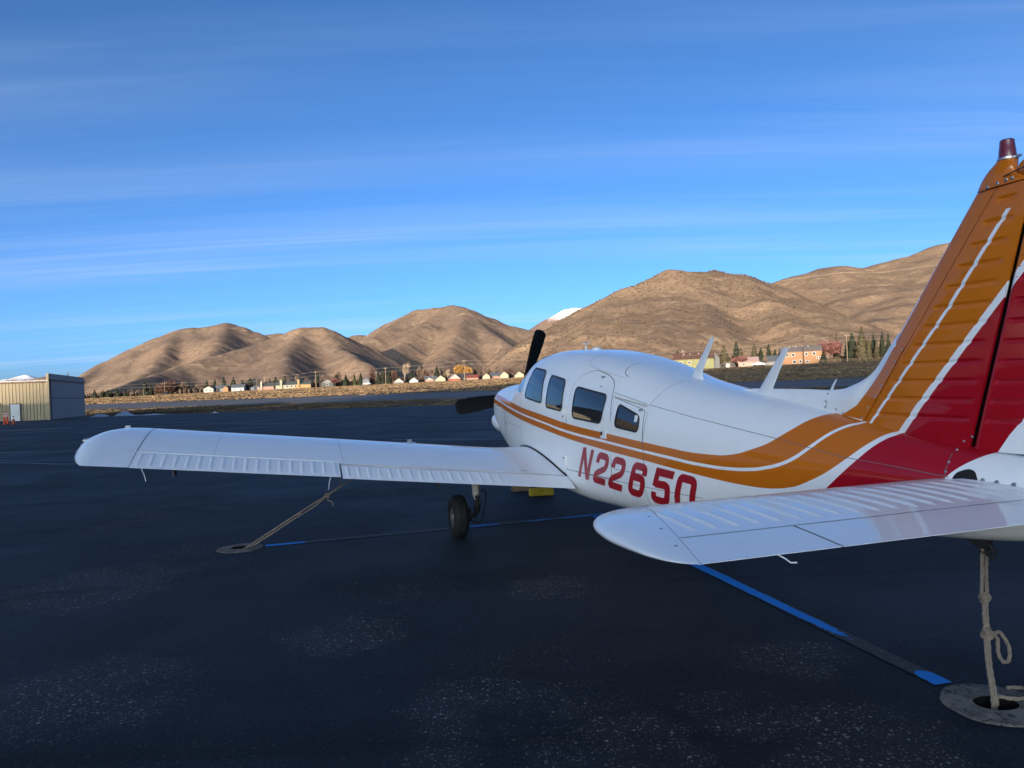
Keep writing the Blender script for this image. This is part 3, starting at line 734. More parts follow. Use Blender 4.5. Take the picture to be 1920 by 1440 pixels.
# ---- doors, windows
door_out = rounded([(3.36, .69), (3.44, 1.30), (3.51, 1.56), (3.77, 1.668), (4.12, 1.595), (4.27, 1.525), (4.355, 1.20), (4.34, .71)], [.06, .3, .12, .16, .2, .08, .3, .06], 6)
bag_out = rounded([(4.352, .80), (4.345, 1.41), (4.845, 1.31), (4.885, .92), (4.875, .80)], [.05, .03, .03, .1, .05], 4)
win = {'1': rounded([(2.03, 1.385), (2.165, 1.718), (2.645, 1.677), (2.675, 1.333)], [.05, .05, .06, .05]),
       '2': rounded([(2.82, 1.294), (2.85, 1.628), (3.295, 1.575), (3.29, 1.266)], [.05, .05, .06, .05]),
       '3': rounded([(3.555, 1.212), (3.585, 1.508), (4.225, 1.430), (4.172, 1.180)], [.06, .06, .06, .05]),
       '4': rounded([(4.42, 1.165), (4.455, 1.354), (4.798, 1.263), (4.805, 1.136)], [.05, .03, .05, .05])}
for side in (1, -1):
    if side == 1:
        dr = surf_patch('cabin_door', door_out, .0035, M['fus'], step=.03, attrs=True)
        bg = surf_patch('baggage_door', bag_out, .0035, M['fus'], step=.03, attrs=True)
        q = Ribbons(); q.add(door_out, .012, .0018, True); q.build('door_gap', M['seam'], dr)
        q = Ribbons(); q.add(bag_out, .009, .0018, True); q.build('door_gap', M['seam'], bg)
    for k in '1234':
        par = ({'3': dr, '4': bg}.get(k) or plane) if side == 1 else plane
        wv = surf_patch('window', win[k], .0060, M['glass'], par, .06, side)
        q = Ribbons(); q.add(win[k], .016, .0085, True, side)
        o = q.build('window_seal', M['seal'], wv if par is plane else par)
# windscreen: wraps round the front between the cowl and the roof
def windscreen():
    xs = np.linspace(1.235, 1.93, 22); zl = np.interp(xs, [1.235, 1.30, 1.50, 1.76, 1.86, 1.93], [1.575, 1.56, 1.49, 1.425, 1.55, 1.74]); V = []
    for X, z0 in zip(xs, zl):
        zt_ = float(sec(np.array([X]))[3][0]) - .0015; z = zt_ - (zt_ - min(z0, zt_ - .01)) * np.linspace(0, 1, 14) ** 2
        P = surf(np.full(14, X), z, .003); P[0, 1] = 0.0
        Q = P[1:][::-1].copy(); Q[:, 1] *= -1; V.append(np.concatenate([Q, P]))
    apart('windscreen', np.concatenate(V), grid_faces(22, 27), M['glass'])
windscreen()

# door and skin fittings on the left side
def on_skin(name, X, Z, d, mat, parent, off=0.0, bev=.25):
    p = surf(np.array([X]), np.array([Z]), .003 + d[1] / 2 + off)[0]
    mb = MB(); mb.box((0, 0, 0), (d[0], d[1], d[2])); me = mesh(name, np.concatenate(mb.v), mb.f, False)
    o = link(name, me, mat, parent)
    y, n = wnorm(np.array([X]), np.array([Z])); nn = Vector((-n[0][0], n[0][1], n[0][2]))
    rot = Vector((0, 1, 0)).rotation_difference(nn)
    o.matrix_local = Matrix.Translation(Vector((-p[0], p[1], p[2]))) @ rot.to_matrix().to_4x4()
    bv = o.modifiers.new('bevel', 'BEVEL'); bv.width = min(d) * bev; bv.segments = 2
    return o
hd = on_skin('door_handle', 4.235, 1.092, (.095, .012, .085), M['white'], dr)
on_skin('latch', 4.215, 1.095, (.024, .024, .034), M['dark_metal'], dr)
on_skin('latch', 4.02, 1.588, (.05, .018, .02), M['steel'], dr)
on_skin('latch', 4.06, 1.507, (.02, .01, .014), M['steel'], dr)
on_skin('latch', 4.79, 1.312, (.05, .014, .016), M['steel'], bg)
on_skin('door_hinge', 3.40, 1.20, (.03, .02, .06), M['white'], dr); on_skin('door_hinge', 3.385, .775, (.03, .02, .09), M['white'], dr)
on_skin('door_hinge', 3.365, 1.215, (.05, .018, .012), M['dark_metal'], dr); on_skin('door_hinge', 3.35, .80, (.05, .018, .012), M['dark_metal'], dr)
on_skin('sticker', 4.755, 1.243, (.045, .002, .055), M['textwhite'], bg, .006)
for (a, b) in (((3.59, 1.714), (4.355, 1.573)), ((4.325, 1.456), (4.91, 1.352))):     # rain gutters over both doors
    P = np.array([(a[0] + (b[0] - a[0]) * t, a[1] + (b[1] - a[1]) * t) for t in np.linspace(0, 1, 14)])
    mb = MB(); mb.tube(L(surf(P[:, 0], P[:, 1], .008)), .009, 6); mb.build('rain_gutter', M['white'], plane, True)
P = np.array([(4.335 + .51 * t, 1.421 - .076 * t) for t in np.linspace(0, 1, 14)])
mb = MB(); mb.tube(L(surf(P[:, 0], P[:, 1], .006)), .006, 6); mb.build('door_hinge', M['gearwhite'], bg, True)
# skin joints and rivets
q = Ribbons()
def seam_line(a, b, wdt=.004): q.add([a, b], wdt, .0012)
for zt_, z0 in ((1.33, .62),): seam_line((1.84, 1.33), (1.85, .80))
seam_line((1.84, 1.02), (1.02, 1.06), .003)
seam_line((4.886, 1.30), (4.87, .55)); seam_line((4.344, .70), (4.35, .50)); seam_line((3.33, .66), (3.30, .50))
seam_line((3.35, .688), (5.6, .705)); q.add([(4.32, 1.462), (4.88, 1.356), (5.44, 1.279), (6.38, 1.167), (6.83, 1.105), (7.10, 1.088), (7.47, 1.06)], .0035, .0012)
seam_line((7.44, 1.195), (7.455, 1.03), .004)
def arch(X0, X1, z0, wdt=.004):
    zt_ = float(sec(np.array([X1]))[3][0]); t = np.linspace(0, 1, 16)
    q.add(np.stack([X0 + (X1 - X0) * t ** .6, z0 + (zt_ - .004 - z0) * t], 1), wdt, .0012)
arch(4.86, 4.95, 1.36); arch(4.36, 4.15, 1.59); arch(3.58, 3.50, 1.72); arch(1.0, .95, 1.36, .006); arch(1.55, 1.5, 1.45)
q.build('panel_joints', M['seam'], kind='stuff')
q = Ribbons(); q.add([(.94, 1.20), (.97, .98), (1.02, .70)], .015, .0022); q.build('cowl_joint', M['seal'])
def domes(name, pts, nrm, r, mat, parent=plane, kind='stuff', h=.35, attrs=False):
    V = []; F = []; th = np.linspace(0, 2 * np.pi, 8, endpoint=False)
    for p, n in zip(pts, nrm):
        n = n / np.linalg.norm(n); a = np.cross(n, [0.3, .1, 1]); a /= np.linalg.norm(a); b = np.cross(n, a); k = len(V)
        for rr, hh in ((1, 0), (.7, .8)):
            for t in th: V.append(p + r * rr * (np.cos(t) * a + np.sin(t) * b) + n * r * h * hh)
        V.append(p + n * r * h)
        for i in range(8): F += [(k + i, k + (i + 1) % 8, k + 8 + (i + 1) % 8, k + 8 + i), (k + 8 + i, k + 8 + (i + 1) % 8, k + 16)]
    V = np.array(V); return apart(name, V, F, mat, parent, True, paint(V[:, 0], V[:, 2]) if attrs else None, kind)
rp = []
def rivets(a, b, step):
    k = int(math.hypot(b[0] - a[0], b[1] - a[1]) / step)
    for t in np.linspace(0, 1, k + 1): rp.append((a[0] + (b[0] - a[0]) * t, a[1] + (b[1] - a[1]) * t))
rivets((4.90, 1.37), (6.38, 1.182), .035); rivets((6.4, 1.18), (7.44, 1.077), .05); rivets((4.89, 1.3), (4.875, .6), .05); rivets((3.5, .676), (5.6, .69), .04); rivets((5.71, 1.22), (5.70, .68), .06); rivets((1.86, 1.3), (1.87, .8), .05)
rp = np.array(rp); y, n = wnorm(rp[:, 0], rp[:, 1]); 
domes('rivets', surf(rp[:, 0], rp[:, 1], .0005), n, .0030, M['fus'], attrs=True)
sc = np.array([(7.445, 1.185), (7.448, 1.13), (7.45, 1.085)]); y, n = wnorm(sc[:, 0], sc[:, 1])
for k in range(3): domes('screw', surf(sc[k:k + 1, 0], sc[k:k + 1, 1], .0005), n[k:k + 1], .008, M['screw'], plane, None, .5)
sc = np.array([(7.635, 1.062), (7.70, 1.060), (7.775, 1.058)]); y, n = wnorm(sc[:, 0], sc[:, 1])
for k in range(3): domes('screw', surf(sc[k:k + 1, 0], sc[k:k + 1, 1], .0005), n[k:k + 1], .012, M['screw'], plane, None, .5)
q = Ribbons(); q.add([(7.60, 1.045), (8.1, 1.04)], .004, .0012); q.build('cone_joint', M['seam'])
surf_patch('stabilator_slot_shade', rounded([(7.485, 1.03), (7.50, 1.085), (7.56, 1.108), (7.595, 1.098), (7.63, 1.03)], [.01, .03, .03, .02, .01]), .0025, M['rubber'], plane, .02)  # dark patch painted for the shade in the slot, no opening is cut
# ---- lettering
def glyph(ch, w=.235, h=.30, t=.064):
    a, b = t / 2, w - t / 2; lo, hi = t / 2, h - t / 2; r = .055
    def arc(c, p, e, k=5): return [tuple((1 - u) ** 2 * np.array(c) + 2 * u * (1 - u) * np.array(p) + u * u * np.array(e)) for u in np.linspace(0, 1, k)]
    if ch == 'N': return [[(a, 0), (a, h)], [(a * 1.1, h * .985), (b - a * .1, h * .015)], [(b, 0), (b, h)]]
    if ch == '2': return [[(a, .195)] + arc((a, hi - r * .6), (a, hi), (a + r * .6, hi)) + arc((b - r, hi), (b, hi), (b, hi - r)) + arc((b, .205), (b, .165), (b - .03, .15)) + arc((a + .03, .10), (a, .085), (a, .06)) + [(a, lo + .001), (a + .002, lo)] + [(w, lo)]]
    if ch == '6': return [[(b, .20)] + arc((b, hi - r), (b, hi), (b - r, hi)) + arc((a + r * .7, hi), (a, hi), (a, hi - r * .7)) + arc((a, lo + r), (a, lo), (a + r, lo)) + arc((b - r, lo), (b, lo), (b, lo + r)) + arc((b, .115), (b, .17), (b - r, .17)) + [(a + t * .4, .17)]]
    if ch == '5': return [[(w, hi), (a + .002, hi)], [(a, h), (a, .145)], [(a, .165)] + arc((b - r, .172), (b, .172), (b, .172 - r)) + arc((b, lo + r), (b, lo), (b - r, lo)) + arc((a + r * .7, lo), (a, lo), (a, lo + r * .7)) + [(a, .095)]]
    if ch == '0': return [arc((a, lo + r), (a, lo), (a + r, lo)) + arc((b - r, lo), (b, lo), (b, lo + r)) + arc((b, hi - r), (b, hi), (b - r, hi)) + arc((a + r * .5, hi), (a, hi), (a, hi - r * .5)) + [(a, .15), (a, lo + r)]]
def registration(side):
    for ch, x0 in zip('N22650', (3.645, 3.955, 4.245, 4.575, 4.915, 5.205)):
        q = Ribbons()
        for k, st in enumerate(glyph(ch)):
            P = dense(np.array(st), .02, False)
            wd = .064 if ch != 'N' else .058
            Q, F = ribbon_pts(P, wd, False)
            X = x0 + Q[:, 0] + .53 * Q[:, 1]; Z = .651 - .05 * (X - 3.645) + Q[:, 1]
            q.V.append(surf(X, Z, np.full(len(X), .0042 + .0007 * k + (np.arange(len(X)) * 4e-6)), side)); q.F += [[i + q.n for i in f] for f in F]; q.n += len(X)
        q.build('registration_letter', M['textred'])
registration(1)
def text_mesh(body, size, shear=0.0):
    cu = bpy.data.curves.new('lettering', 'FONT'); cu.body = body; cu.size = size; cu.shear = shear; cu.fill_mode = 'FRONT'; cu.resolution_u = 3
    o = bpy.data.objects.new('lettering', cu); COL.objects.link(o)
    bpy.context.view_layer.update()
    me = bpy.data.meshes.new_from_object(o.evaluated_get(bpy.context.evaluated_depsgraph_get()))
    V = np.array([v.co[:] for v in me.vertices]); F = [list(p.vertices) for p in me.polygons]
    bpy.data.objects.remove(o); bpy.data.meshes.remove(me); return V, F
V, F = text_mesh('Cherokee SIX', .085, .25)
V[:, 0] *= .78 / max(V[:, 0].max(), 1e-3) * .62
X = .30 + V[:, 0]; apart('model_lettering', surf(X, 1.235 - .075 * (X - .3) - .02 + V[:, 1], .003), F, M['textwhite'])
# ---- chin scoop and cowl details
def scoop():
    u = np.linspace(0, 1, 16); th = np.linspace(0, 2 * np.pi, 24, endpoint=False); V = []
    for t in u:
        X = -.16 + .85 * t; r = .115 * math.sin(math.pi * min(1, .30 + .70 * t)) ** .6 + .002
        V.append(np.stack([np.full(24, X), .385 + r * .95 * np.cos(th) + .10 * t, 1.0 - .06 * t + r * 1.0 * np.sin(th)], 1))
    V = np.concatenate(V); F = grid_faces(16, 24, True).tolist() + [list(range(24))]
    apart('air_scoop', V, F, M['white']); V = V.copy(); V[:, 1] *= -1; apart('air_scoop', V, F, M['white'])
scoop()
for X, Z in ((1.06, 1.03), (1.10, .80)): on_skin('cowl_latch', X, Z, (.03, .01, .05), M['gearwhite'], plane)
# ---- propeller
def propeller():
    hub = Vector((.215, 0, 1.352)); mb = MB()
    mb.lathe([(0.001, -.56), (.05, -.53), (.10, -.45), (.14, -.34), (.155, -.22), (.155, -.12), (.0, -.12)], n=28, axis=0)
    sp = link('propeller', mesh('propeller', np.concatenate(mb.v) * np.array([-1, 1, 1]), mb.f), M['white'], plane); sp.location = (0, 0, 1.352)
    for k in range(3):
        a = R(-20 + 118 * k) if k < 2 else R(218)
        s = np.concatenate([np.linspace(0, .92, 18), np.linspace(.935, 1, 8)]); rr = .12 + .896 * s; n = 14; th = np.linspace(0, 2 * np.pi, n, endpoint=False); V = []
        for si, r in zip(s, rr):
            ch = (.06 + .135 * math.sin(math.pi * min(1, si * .62 + .1))) * (1 if si < .93 else math.sqrt(max(0.0, 1 - ((si - .93) / .07) ** 2)) + .02)
            tk = ch * (.35 - .24 * min(1, si * 1.5)); tw = R(52 - 34 * si)
            c, d = np.cos(th) * ch * .62, np.sin(th) * tk * .6
            V.append(np.stack([-.18 + c * math.sin(tw) + d * math.cos(tw), c * math.cos(tw) - d * math.sin(tw), np.full(n, r)], 1))
        V = np.concatenate(V); ca, sa = math.cos(a), math.sin(a)
        V = np.stack([V[:, 0], V[:, 1] * ca + V[:, 2] * sa, -V[:, 1] * sa + V[:, 2] * ca], 1)
        F = grid_faces(26, n, True).tolist() + [list(range(25 * n, 26 * n))]
        apart('blade', V, F, M['prop'], sp)
propeller()
# ---- wings
ZR = 0.5419; TD = math.tan(R(7)); INC = math.tan(R(4.6)); YT = 4.52
def lex(Y): return 2.0 - .34 * np.clip((1.20 - Y) / .58, 0, 1) ** 1.5
TEX = 3.62
def foil(x, up):
    x = np.clip(x, 0, 1); yt = 5 * .158 * (.2969 * np.sqrt(x) - .126 * x - .3516 * x ** 2 + .2843 * x ** 3 - .1036 * x ** 4)
    yc = np.where(x < .45, .02 / .2025 * (.9 * x - x * x), .02 / .3025 * (.1 + .9 * x - x * x))
    return yc + yt if up else yc - yt
def wing_z(X, Y, up=True, l=None, t=None, th=1.0):
    l = lex(Y) if l is None else l; t = TEX if t is None else t; c = t - l
    return ZR + (Y - .62) * TD + (TEX - X) * INC + th * 1.62 * foil((X - l) / c, up)
def wing(side):
    s = side
    def mk(name, V, F, mat, par, attrs=None, kind=None):
        V = np.array(V, float).copy(); V[:, 1] *= s; return apart(name, V, F, mat, par, True, attrs, kind)
    ys = np.concatenate([np.linspace(.45, 1.25, 18), np.linspace(1.3, YT, 50)])
    cu = (1 - np.cos(np.linspace(0, np.pi / 2, 26)));
    V = []; yf = 2.822
    ys = np.sort(np.concatenate([ys, [yf - .0015, yf + .0015]]))
    for Y in ys:
        l = float(lex(Y)); xh = 3.335 if Y < yf else 3.288; xl = 3.26
        xu = l + (xh - l) * cu[::-1]; P = [(x, Y, wing_z(x, Y, True, l)) for x in xu]
        xd = l + (xl - l) * cu[1:]; P += [(x, Y, wing_z(x, Y, False, l)) for x in xd]
        V.append(P)
    m = len(V[0]); V = np.array(V).reshape(-1, 3); F = grid_faces(len(ys), m, True).tolist() + [list(range(m)), list(range((len(ys) - 1) * m, len(ys) * m))]
    wg = mk('wing', V, F, M['white'], plane)
    # flap and aileron with pressed stiffening beads
    def surface(name, y0, y1, xh, beads, nose_gap, drop=0.0):
        yy = np.arange(y0, y1 + 1e-6, .0075); xx = np.concatenate([[0, .02, .05, .09, .115, .14], np.linspace(.18, .92, 18), [.95, .975, 1]])
        up = []; lo = []
        h = np.zeros_like(yy)
        for b in beads: h = np.maximum(h, np.clip(1 - ((yy - b) / .017) ** 2, 0, 1))
        for u in xx:
            X = xh + nose_gap + (TEX - xh - nose_gap) * u
            win_ = np.clip((u - .10) / .05, 0, 1) * np.clip((.90 - u) / .05, 0, 1)
            z = wing_z(np.full_like(yy, X), yy, True, 2.0) - drop * (u)
            if u < .05: z -= (.05 - u) * .10
            up.append(np.stack([np.full_like(yy, X), yy, z + .0065 * h * win_], 1))
            z2 = wing_z(np.full_like(yy, X), yy, False, 2.0) - drop * u
            z2 = np.minimum(z2, z - .003)
            lo.append(np.stack([np.full_like(yy, X), yy, z2], 1))
        up = np.array(up); lo = np.array(lo); n, k = up.shape[:2]; V = np.concatenate([up.reshape(-1, 3), lo.reshape(-1, 3)])
        F = grid_faces(n, k).tolist() + (grid_faces(n, k)[:, ::-1] + n * k).tolist()
        for j in range(k - 1): F += [(j, j + 1, n * k + j + 1, n * k + j), ((n - 1) * k + j, (n - 1) * k + j + 1, n * k + (n - 1) * k + j + 1, n * k + (n - 1) * k + j)]
        for i in range(n - 1): F += [(i * k, (i + 1) * k, n * k + (i + 1) * k, n * k + i * k), (i * k + k - 1, (i + 1) * k + k - 1, n * k + (i + 1) * k + k - 1, n * k + i * k + k - 1)]
        return mk(name, V, F, M['white'], wg)
    surface('aileron', yf + .006, YT - .004, 3.288, [4.468 - .0938 * k for k in range(18)], .010)
    surface('flap', .63, yf - .008, 3.335, [2.760 - .0938 * k for k in range(16)], .030, .012)
    # rounded glass-fibre tip
    st = [(YT, 2.0, TEX, 1), (4.62, 2.0, TEX + .005, 1), (4.72, 2.03, TEX + .01, .98), (4.80, 2.08, TEX + .02, .94), (4.87, 2.15, TEX + .03, .86), (4.93, 2.26, TEX - .10, .74), (4.98, 2.42, TEX - .26, .58), (5.015, 2.62, TEX - .46, .40), (5.035, 2.80, TEX - .66, .22), (5.042, 2.92, TEX - .78, .02)]
    V = []
    for Y, l, t, th in st:
        xu = l + (t - l) * cu_full()[::-1]; P = [(x, Y, wing_z(x, Y, True, l, t, th) + (.02 * (1 - th))) for x in xu]
        xd = l + (t - l) * cu_full()[1:-1]; P += [(x, Y, wing_z(x, Y, False, l, t, th) + (.05 * (1 - th))) for x in xd]; V.append(P)
    m = len(V[0]); V = np.array(V).reshape(-1, 3); V[:m, 1] += .003
    F = grid_faces(len(st), m, True).tolist() + [list(range(m)), list(range((len(st) - 1) * m, len(st) * m))]
    mk('wing_tip', V, F, M['white'], wg)
    mb = MB(); mb.lathe([(.001, 0), (.02, .005), (.026, .03), (.022, .07), (.001, .085)], (0, 0, 0), 14, 1)
    zt_ = float(wing_z(2.62, 5.0, True, 2.42, 3.36, .5))
    o = mb.build('tip_light', M['steel'], wg, True); o.location = (-2.62, s * 5.02, zt_ - .03); o.rotation_euler = (0, 0, 0 if s > 0 else math.pi)
    # joints on the upper skin
    def strip_on(P, wdt, mat, name, off=.0012, kind=None):
        Q, F = ribbon_pts(dense(P, .03, False), wdt, False); Z = wing_z(Q[:, 0], Q[:, 1], True, lex(Q[:, 1])) + off
        mk(name, np.stack([Q[:, 0], Q[:, 1], Z], 1), F, mat, wg, None, kind)
    strip_on([(2.02, YT - .003), (3.28, YT - .003)], .006, M['seam'], 'tip_joint')
    strip_on([(2.16, .95), (2.16, 2.5)], .004, M['seam'], 'skin_joint'); strip_on([(2.16, 2.5), (2.16, YT)], .0025, M['seam'], 'skin_joint')
    strip_on([(2.1, 2.79), (3.28, 2.79)], .0025, M['seam'], 'skin_joint'); strip_on([(2.1, 3.9), (3.28, 3.9)], .002, M['seam'], 'skin_joint')
    strip_on([(2.10, 1.05), (3.32, 1.05)], .002, M['seam'], 'skin_joint')
    if s > 0:
        rv = [(X, Y) for X in (2.42, 2.95) for Y in np.arange(1.1, 4.5, .045)] + [(X, Y) for Y in (1.7, 2.25, 3.35) for X in np.arange(2.2, 3.25, .045)] + [(X, YT + .02) for X in np.arange(2.2, 3.5, .12)]
        domes('rivets', [np.array([X, Y, float(wing_z(X, Y))]) for X, Y in rv], [np.array([0, 0, 1.])] * len(rv), .0032, M['white'], wg, 'stuff', .22)
    # black seal where the wing meets the fuselage
    xs = np.linspace(1.73, 3.36, 40); mb = MB()
    P = np.stack([xs, np.zeros_like(xs), wing_z(xs, .63, True, lex(.63)) + .004], 1); P[:, 1] = (W(xs, P[:, 2]) + .004) * s
    mb.tube(L(P), .013, 6); mb.build('wing_root_seal', M['seal'], wg, True)
    # fuel caps
    for (X, Y, r) in ((2.30, 2.03, .05), (2.20, 4.80, .045)):
        z = float(wing_z(X, Y, True, 2.0 if Y < 4.5 else 2.08)); mb = MB()
        mb.lathe([(.001, .012), (r * .5, .012), (r * .55, .006), (r * 1.3, .004), (r * 1.4, -.01)], (0, 0, 0), 20); mb.box((0, 0, .022), (.012, .05, .03))
        o = mb.build('fuel_cap', M['steel'], wg, False); o.location = (-X, s * Y, z)
    # hinge brackets and drooping bonding wires
    for Y in (1.95, 2.835, 4.2):
        mb = MB(); z = float(wing_z(3.45, Y, False, 2.0)); mb.box((0, 0, -.03), (.14, .022, .07), 0, .7); o = mb.build('hinge_bracket', M['dark_metal'], wg); o.location = (-3.47, s * Y, z)
    for Y, bend in ((4.42, -.03), (2.92, .02)):
        z = float(wing_z(TEX, Y)); mb = MB()
        mb.tube(L([(TEX - .02, Y * s, z), (TEX + .02, Y * s, z - .01), (TEX + .03, (Y + bend * .6) * s, z - .05), (TEX + .03, (Y + bend) * s, z - .11)]), .003, 5); mb.build('static_wick', M['antenna'], wg, True)
    if s > 0:
        V, F = text_mesh('NO STEP', .045, .3); X = 3.27 + .035 - V[:, 1] * .9; Y = 1.09 - V[:, 0] * .42
        mk('step_lettering', np.stack([X, Y, wing_z(X, Y) + .002], 1), F, M['textblack'], wg)
def cu_full():
    return .5 * (1 - np.cos(np.linspace(0, np.pi, 22)))
wing(1); wing(-1)
# ---- stabilator
def stabilator():
    LX, TX = 7.262, 8.25
    def zc(X): return .998 + .020 * (X - LX) / (TX - LX)
    def th(x): x = np.clip(x, 0, 1); return 5 * .105 * .99 * (.2969 * np.sqrt(x) - .126 * x - .3516 * x ** 2 + .2843 * x ** 3 - .1036 * x ** 4)
    beads = [1.785 - .0905 * k for k in range(19)]; XT = 7.985; YG = 1.42
    yrib = lambda X: 1.735 + (X - 7.40) * .255
    root = None
    for s in (1, -1):
        vv = np.linspace(0, 1, 300); xx = np.concatenate([.5 * (XT - LX) * (1 - np.cos(np.linspace(0, np.pi / 2, 16))), np.linspace(.5 * (XT - LX), XT - LX, 34)[1:]]) + LX
        up = []; lo = []
        for X in xx:
            ye = yrib(X); Y = vv * ye; h = np.zeros_like(Y)
            for b in beads:
                if b > .15: h = np.maximum(h, np.clip(1 - ((Y - b) / .015) ** 2, 0, 1))
            wn_ = np.clip((X - 7.50) / .03, 0, 1) * np.clip((7.925 - X) / .03, 0, 1); t = th((X - LX) / (TX - LX))
            up.append(np.stack([np.full_like(Y, X), Y * s, zc(X) + t + .0075 * h * wn_], 1)); lo.append(np.stack([np.full_like(Y, X), Y * s, np.full_like(Y, zc(X) - t)], 1))
        n, k = len(xx), 300
        V = np.concatenate([np.array(lo)[::-1].reshape(-1, 3), np.array(up)[1:].reshape(-1, 3)]); n2 = 2 * n - 1
        F = grid_faces(n2, k).tolist() + [[(i) * k + j for i, j in ((0, a), (0, a + 1), (n2 - 1, a + 1), (n2 - 1, a))] for a in range(k - 1)] + [[i * k + k - 1 for i in range(n2)]]
        o = apart('stabilator', V, F, M['white'])
        # fixed trailing strip outboard, tab inboard
        def tail(name, ya, yb, gap):
            xs = np.linspace(XT + gap, TX, 10); up = []; lo = []
            for X in xs:
                a = ya; b = yb if yb is not None else yrib(X); Y = np.linspace(a, b, 30); t = max(th((X - LX) / (TX - LX)), .0012)
                up.append(np.stack([np.full_like(Y, X), Y * s, np.full_like(Y, zc(X) + t)], 1)); lo.append(np.stack([np.full_like(Y, X), Y * s, np.full_like(Y, zc(X) - t)], 1))
            n, k = 10, 30; V = np.concatenate([np.array(lo)[::-1].reshape(-1, 3), np.array(up).reshape(-1, 3)]); n2 = 20
            F = grid_faces(n2, k).tolist() + [[0 * k + a, 0 * k + a + 1, (n2 - 1) * k + a + 1, (n2 - 1) * k + a] for a in range(k - 1)] + [[i * k for i in range(n2)], [i * k + k - 1 for i in range(n2)]]
            return apart(name, V, F, M['white'], o)
        tail('trailing_panel', YG + .005, None, .0015); tail('trim_tab', 0.0, YG - .005, .004)
        # rounded tip: from the rib out to a curved edge
        xs_ = LX + (TX - LX) * .5 * (1 - np.cos(np.linspace(0, np.pi, 44))); xs_[-1] -= .002
        ym = pchip(np.array([LX, 7.285, 7.33, 7.43, 7.58, 7.79, 8.02, 8.15, 8.225, TX]), np.array([1.76, 1.85, 1.915, 1.985, 2.03, 2.053, 2.05, 2.028, 1.99, 1.955]), xs_)
        us = np.sin(np.linspace(0, np.pi / 2, 16)); V = []
        for X, y1 in zip(xs_, ym):
            y0 = float(yrib(X)) + .004; y1 = max(y1, y0 + .004); t = max(float(th((X - LX) / (TX - LX))), .0015); Y = y0 + (y1 - y0) * us; zz = t * np.sqrt(np.clip(1 - us ** 2.4, 0, 1)) + .0002
            V.append(np.concatenate([np.stack([np.full(16, X), Y * s, zc(X) + zz], 1), np.stack([np.full(16, X), Y * s, zc(X) - zz], 1)[::-1]]))
        m = 32; V = np.concatenate(V); F = grid_faces(44, m, True).tolist() + [list(range(m)), list(range(43 * m, 44 * m))]
        tp = apart('stabilator_tip', V, F, M['white'], o)
        if s > 0:
            for X in (7.36, 7.47, 7.65, 7.85, 8.06):
                Y = float(yrib(X)) + .035; z = zc(X) + float(th((X - LX) / (TX - LX))); domes('screw', [np.array([X, Y, z - .001])], [np.array([0, 0, 1.])], .010, M['screw'], o, None, .2)
            rv = [(7.455, y_) for y_ in np.arange(.15, 1.72, .03)] + [(7.97, y_) for y_ in np.arange(.1, 1.85, .045)] + [(8.0, y_) for y_ in np.arange(.1, 1.4, .045)]
            domes('rivets', [np.array([X, Y, zc(X) + float(th((X - LX) / (TX - LX)))]) for X, Y in rv], [np.array([0, 0, 1.])] * len(rv), .0035, M['white'], o, 'stuff')
            for P_, wd_ in (([(7.989, .1), (7.989, 1.885)], .0045), ([(7.99, 1.42), (8.248, 1.42)], .006)):
                Q, F = ribbon_pts(dense(P_, .03, False), wd_, False)
                apart('tab_gap', np.stack([Q[:, 0], Q[:, 1], zc(Q[:, 0]) + np.maximum(th((Q[:, 0] - LX) / (TX - LX)), .0012) + .0012], 1), F, M['seal'], o)
            # joint ahead of the beads
            Q, F = ribbon_pts(dense([(7.43, .1), (7.43, 1.74)], .05, False), .003, False)
            apart('skin_joint', np.stack([Q[:, 0], Q[:, 1], zc(Q[:, 0]) + th((Q[:, 0] - LX) / (TX - LX)) + .001], 1), F, M['seam'], o)
            mb = MB(); mb.tube(L([(TX - .02, 1.66, 1.012), (TX + .012, 1.655, 1.006), (TX + .03, 1.648, .996), (TX + .045, 1.635, .998)]), .0028, 5); mb.build('static_wick', M['antenna'], o, True)
stabilator()
# ---- fin, rudder
def fin_le(z): return 7.135 + .794 * (z - 1.899)
def hinge(z): return 7.485 + .2925 * (z - 1.2)
def rud_te(z): return 7.98 + .10 * (z - 1.2)
def fin_h(X, z):
    l = fin_le(z); c = rud_te(z) - l; x = np.clip((X - l) / c, 0, 1)
    return 5 * .085 * c * (.2969 * np.sqrt(x) - .126 * x - .3516 * x ** 2 + .2843 * x ** 3 - .1036 * x ** 4)
def fin_attrs(X, Z):
    xa = np.interp(Z, [1.1, 1.293, 1.876, 2.303, 2.6], [6.68, 6.847, 7.372, 7.711, 7.95]); xb = np.interp(Z, [1.0, 1.256, 1.393, 1.855, 2.031, 2.4], [6.86, 7.066, 7.178, 7.598, 7.76, 8.1])
    xc = np.interp(Z, [1.0, 1.194, 1.271, 1.365, 2.2], [7.50, 7.634, 7.688, 7.770, 8.42])
    return {'f_a': X - xa, 'f_e': 2.300 - Z, 'f_b': X - xb, 'f_c': np.where(X > hinge(Z), X - xc, -1), 'f_l': X - fin_le(Z) - np.where(Z < 1.95, .012, 0)}
ZB = [1.335 + .0921 * k for k in range(12)]
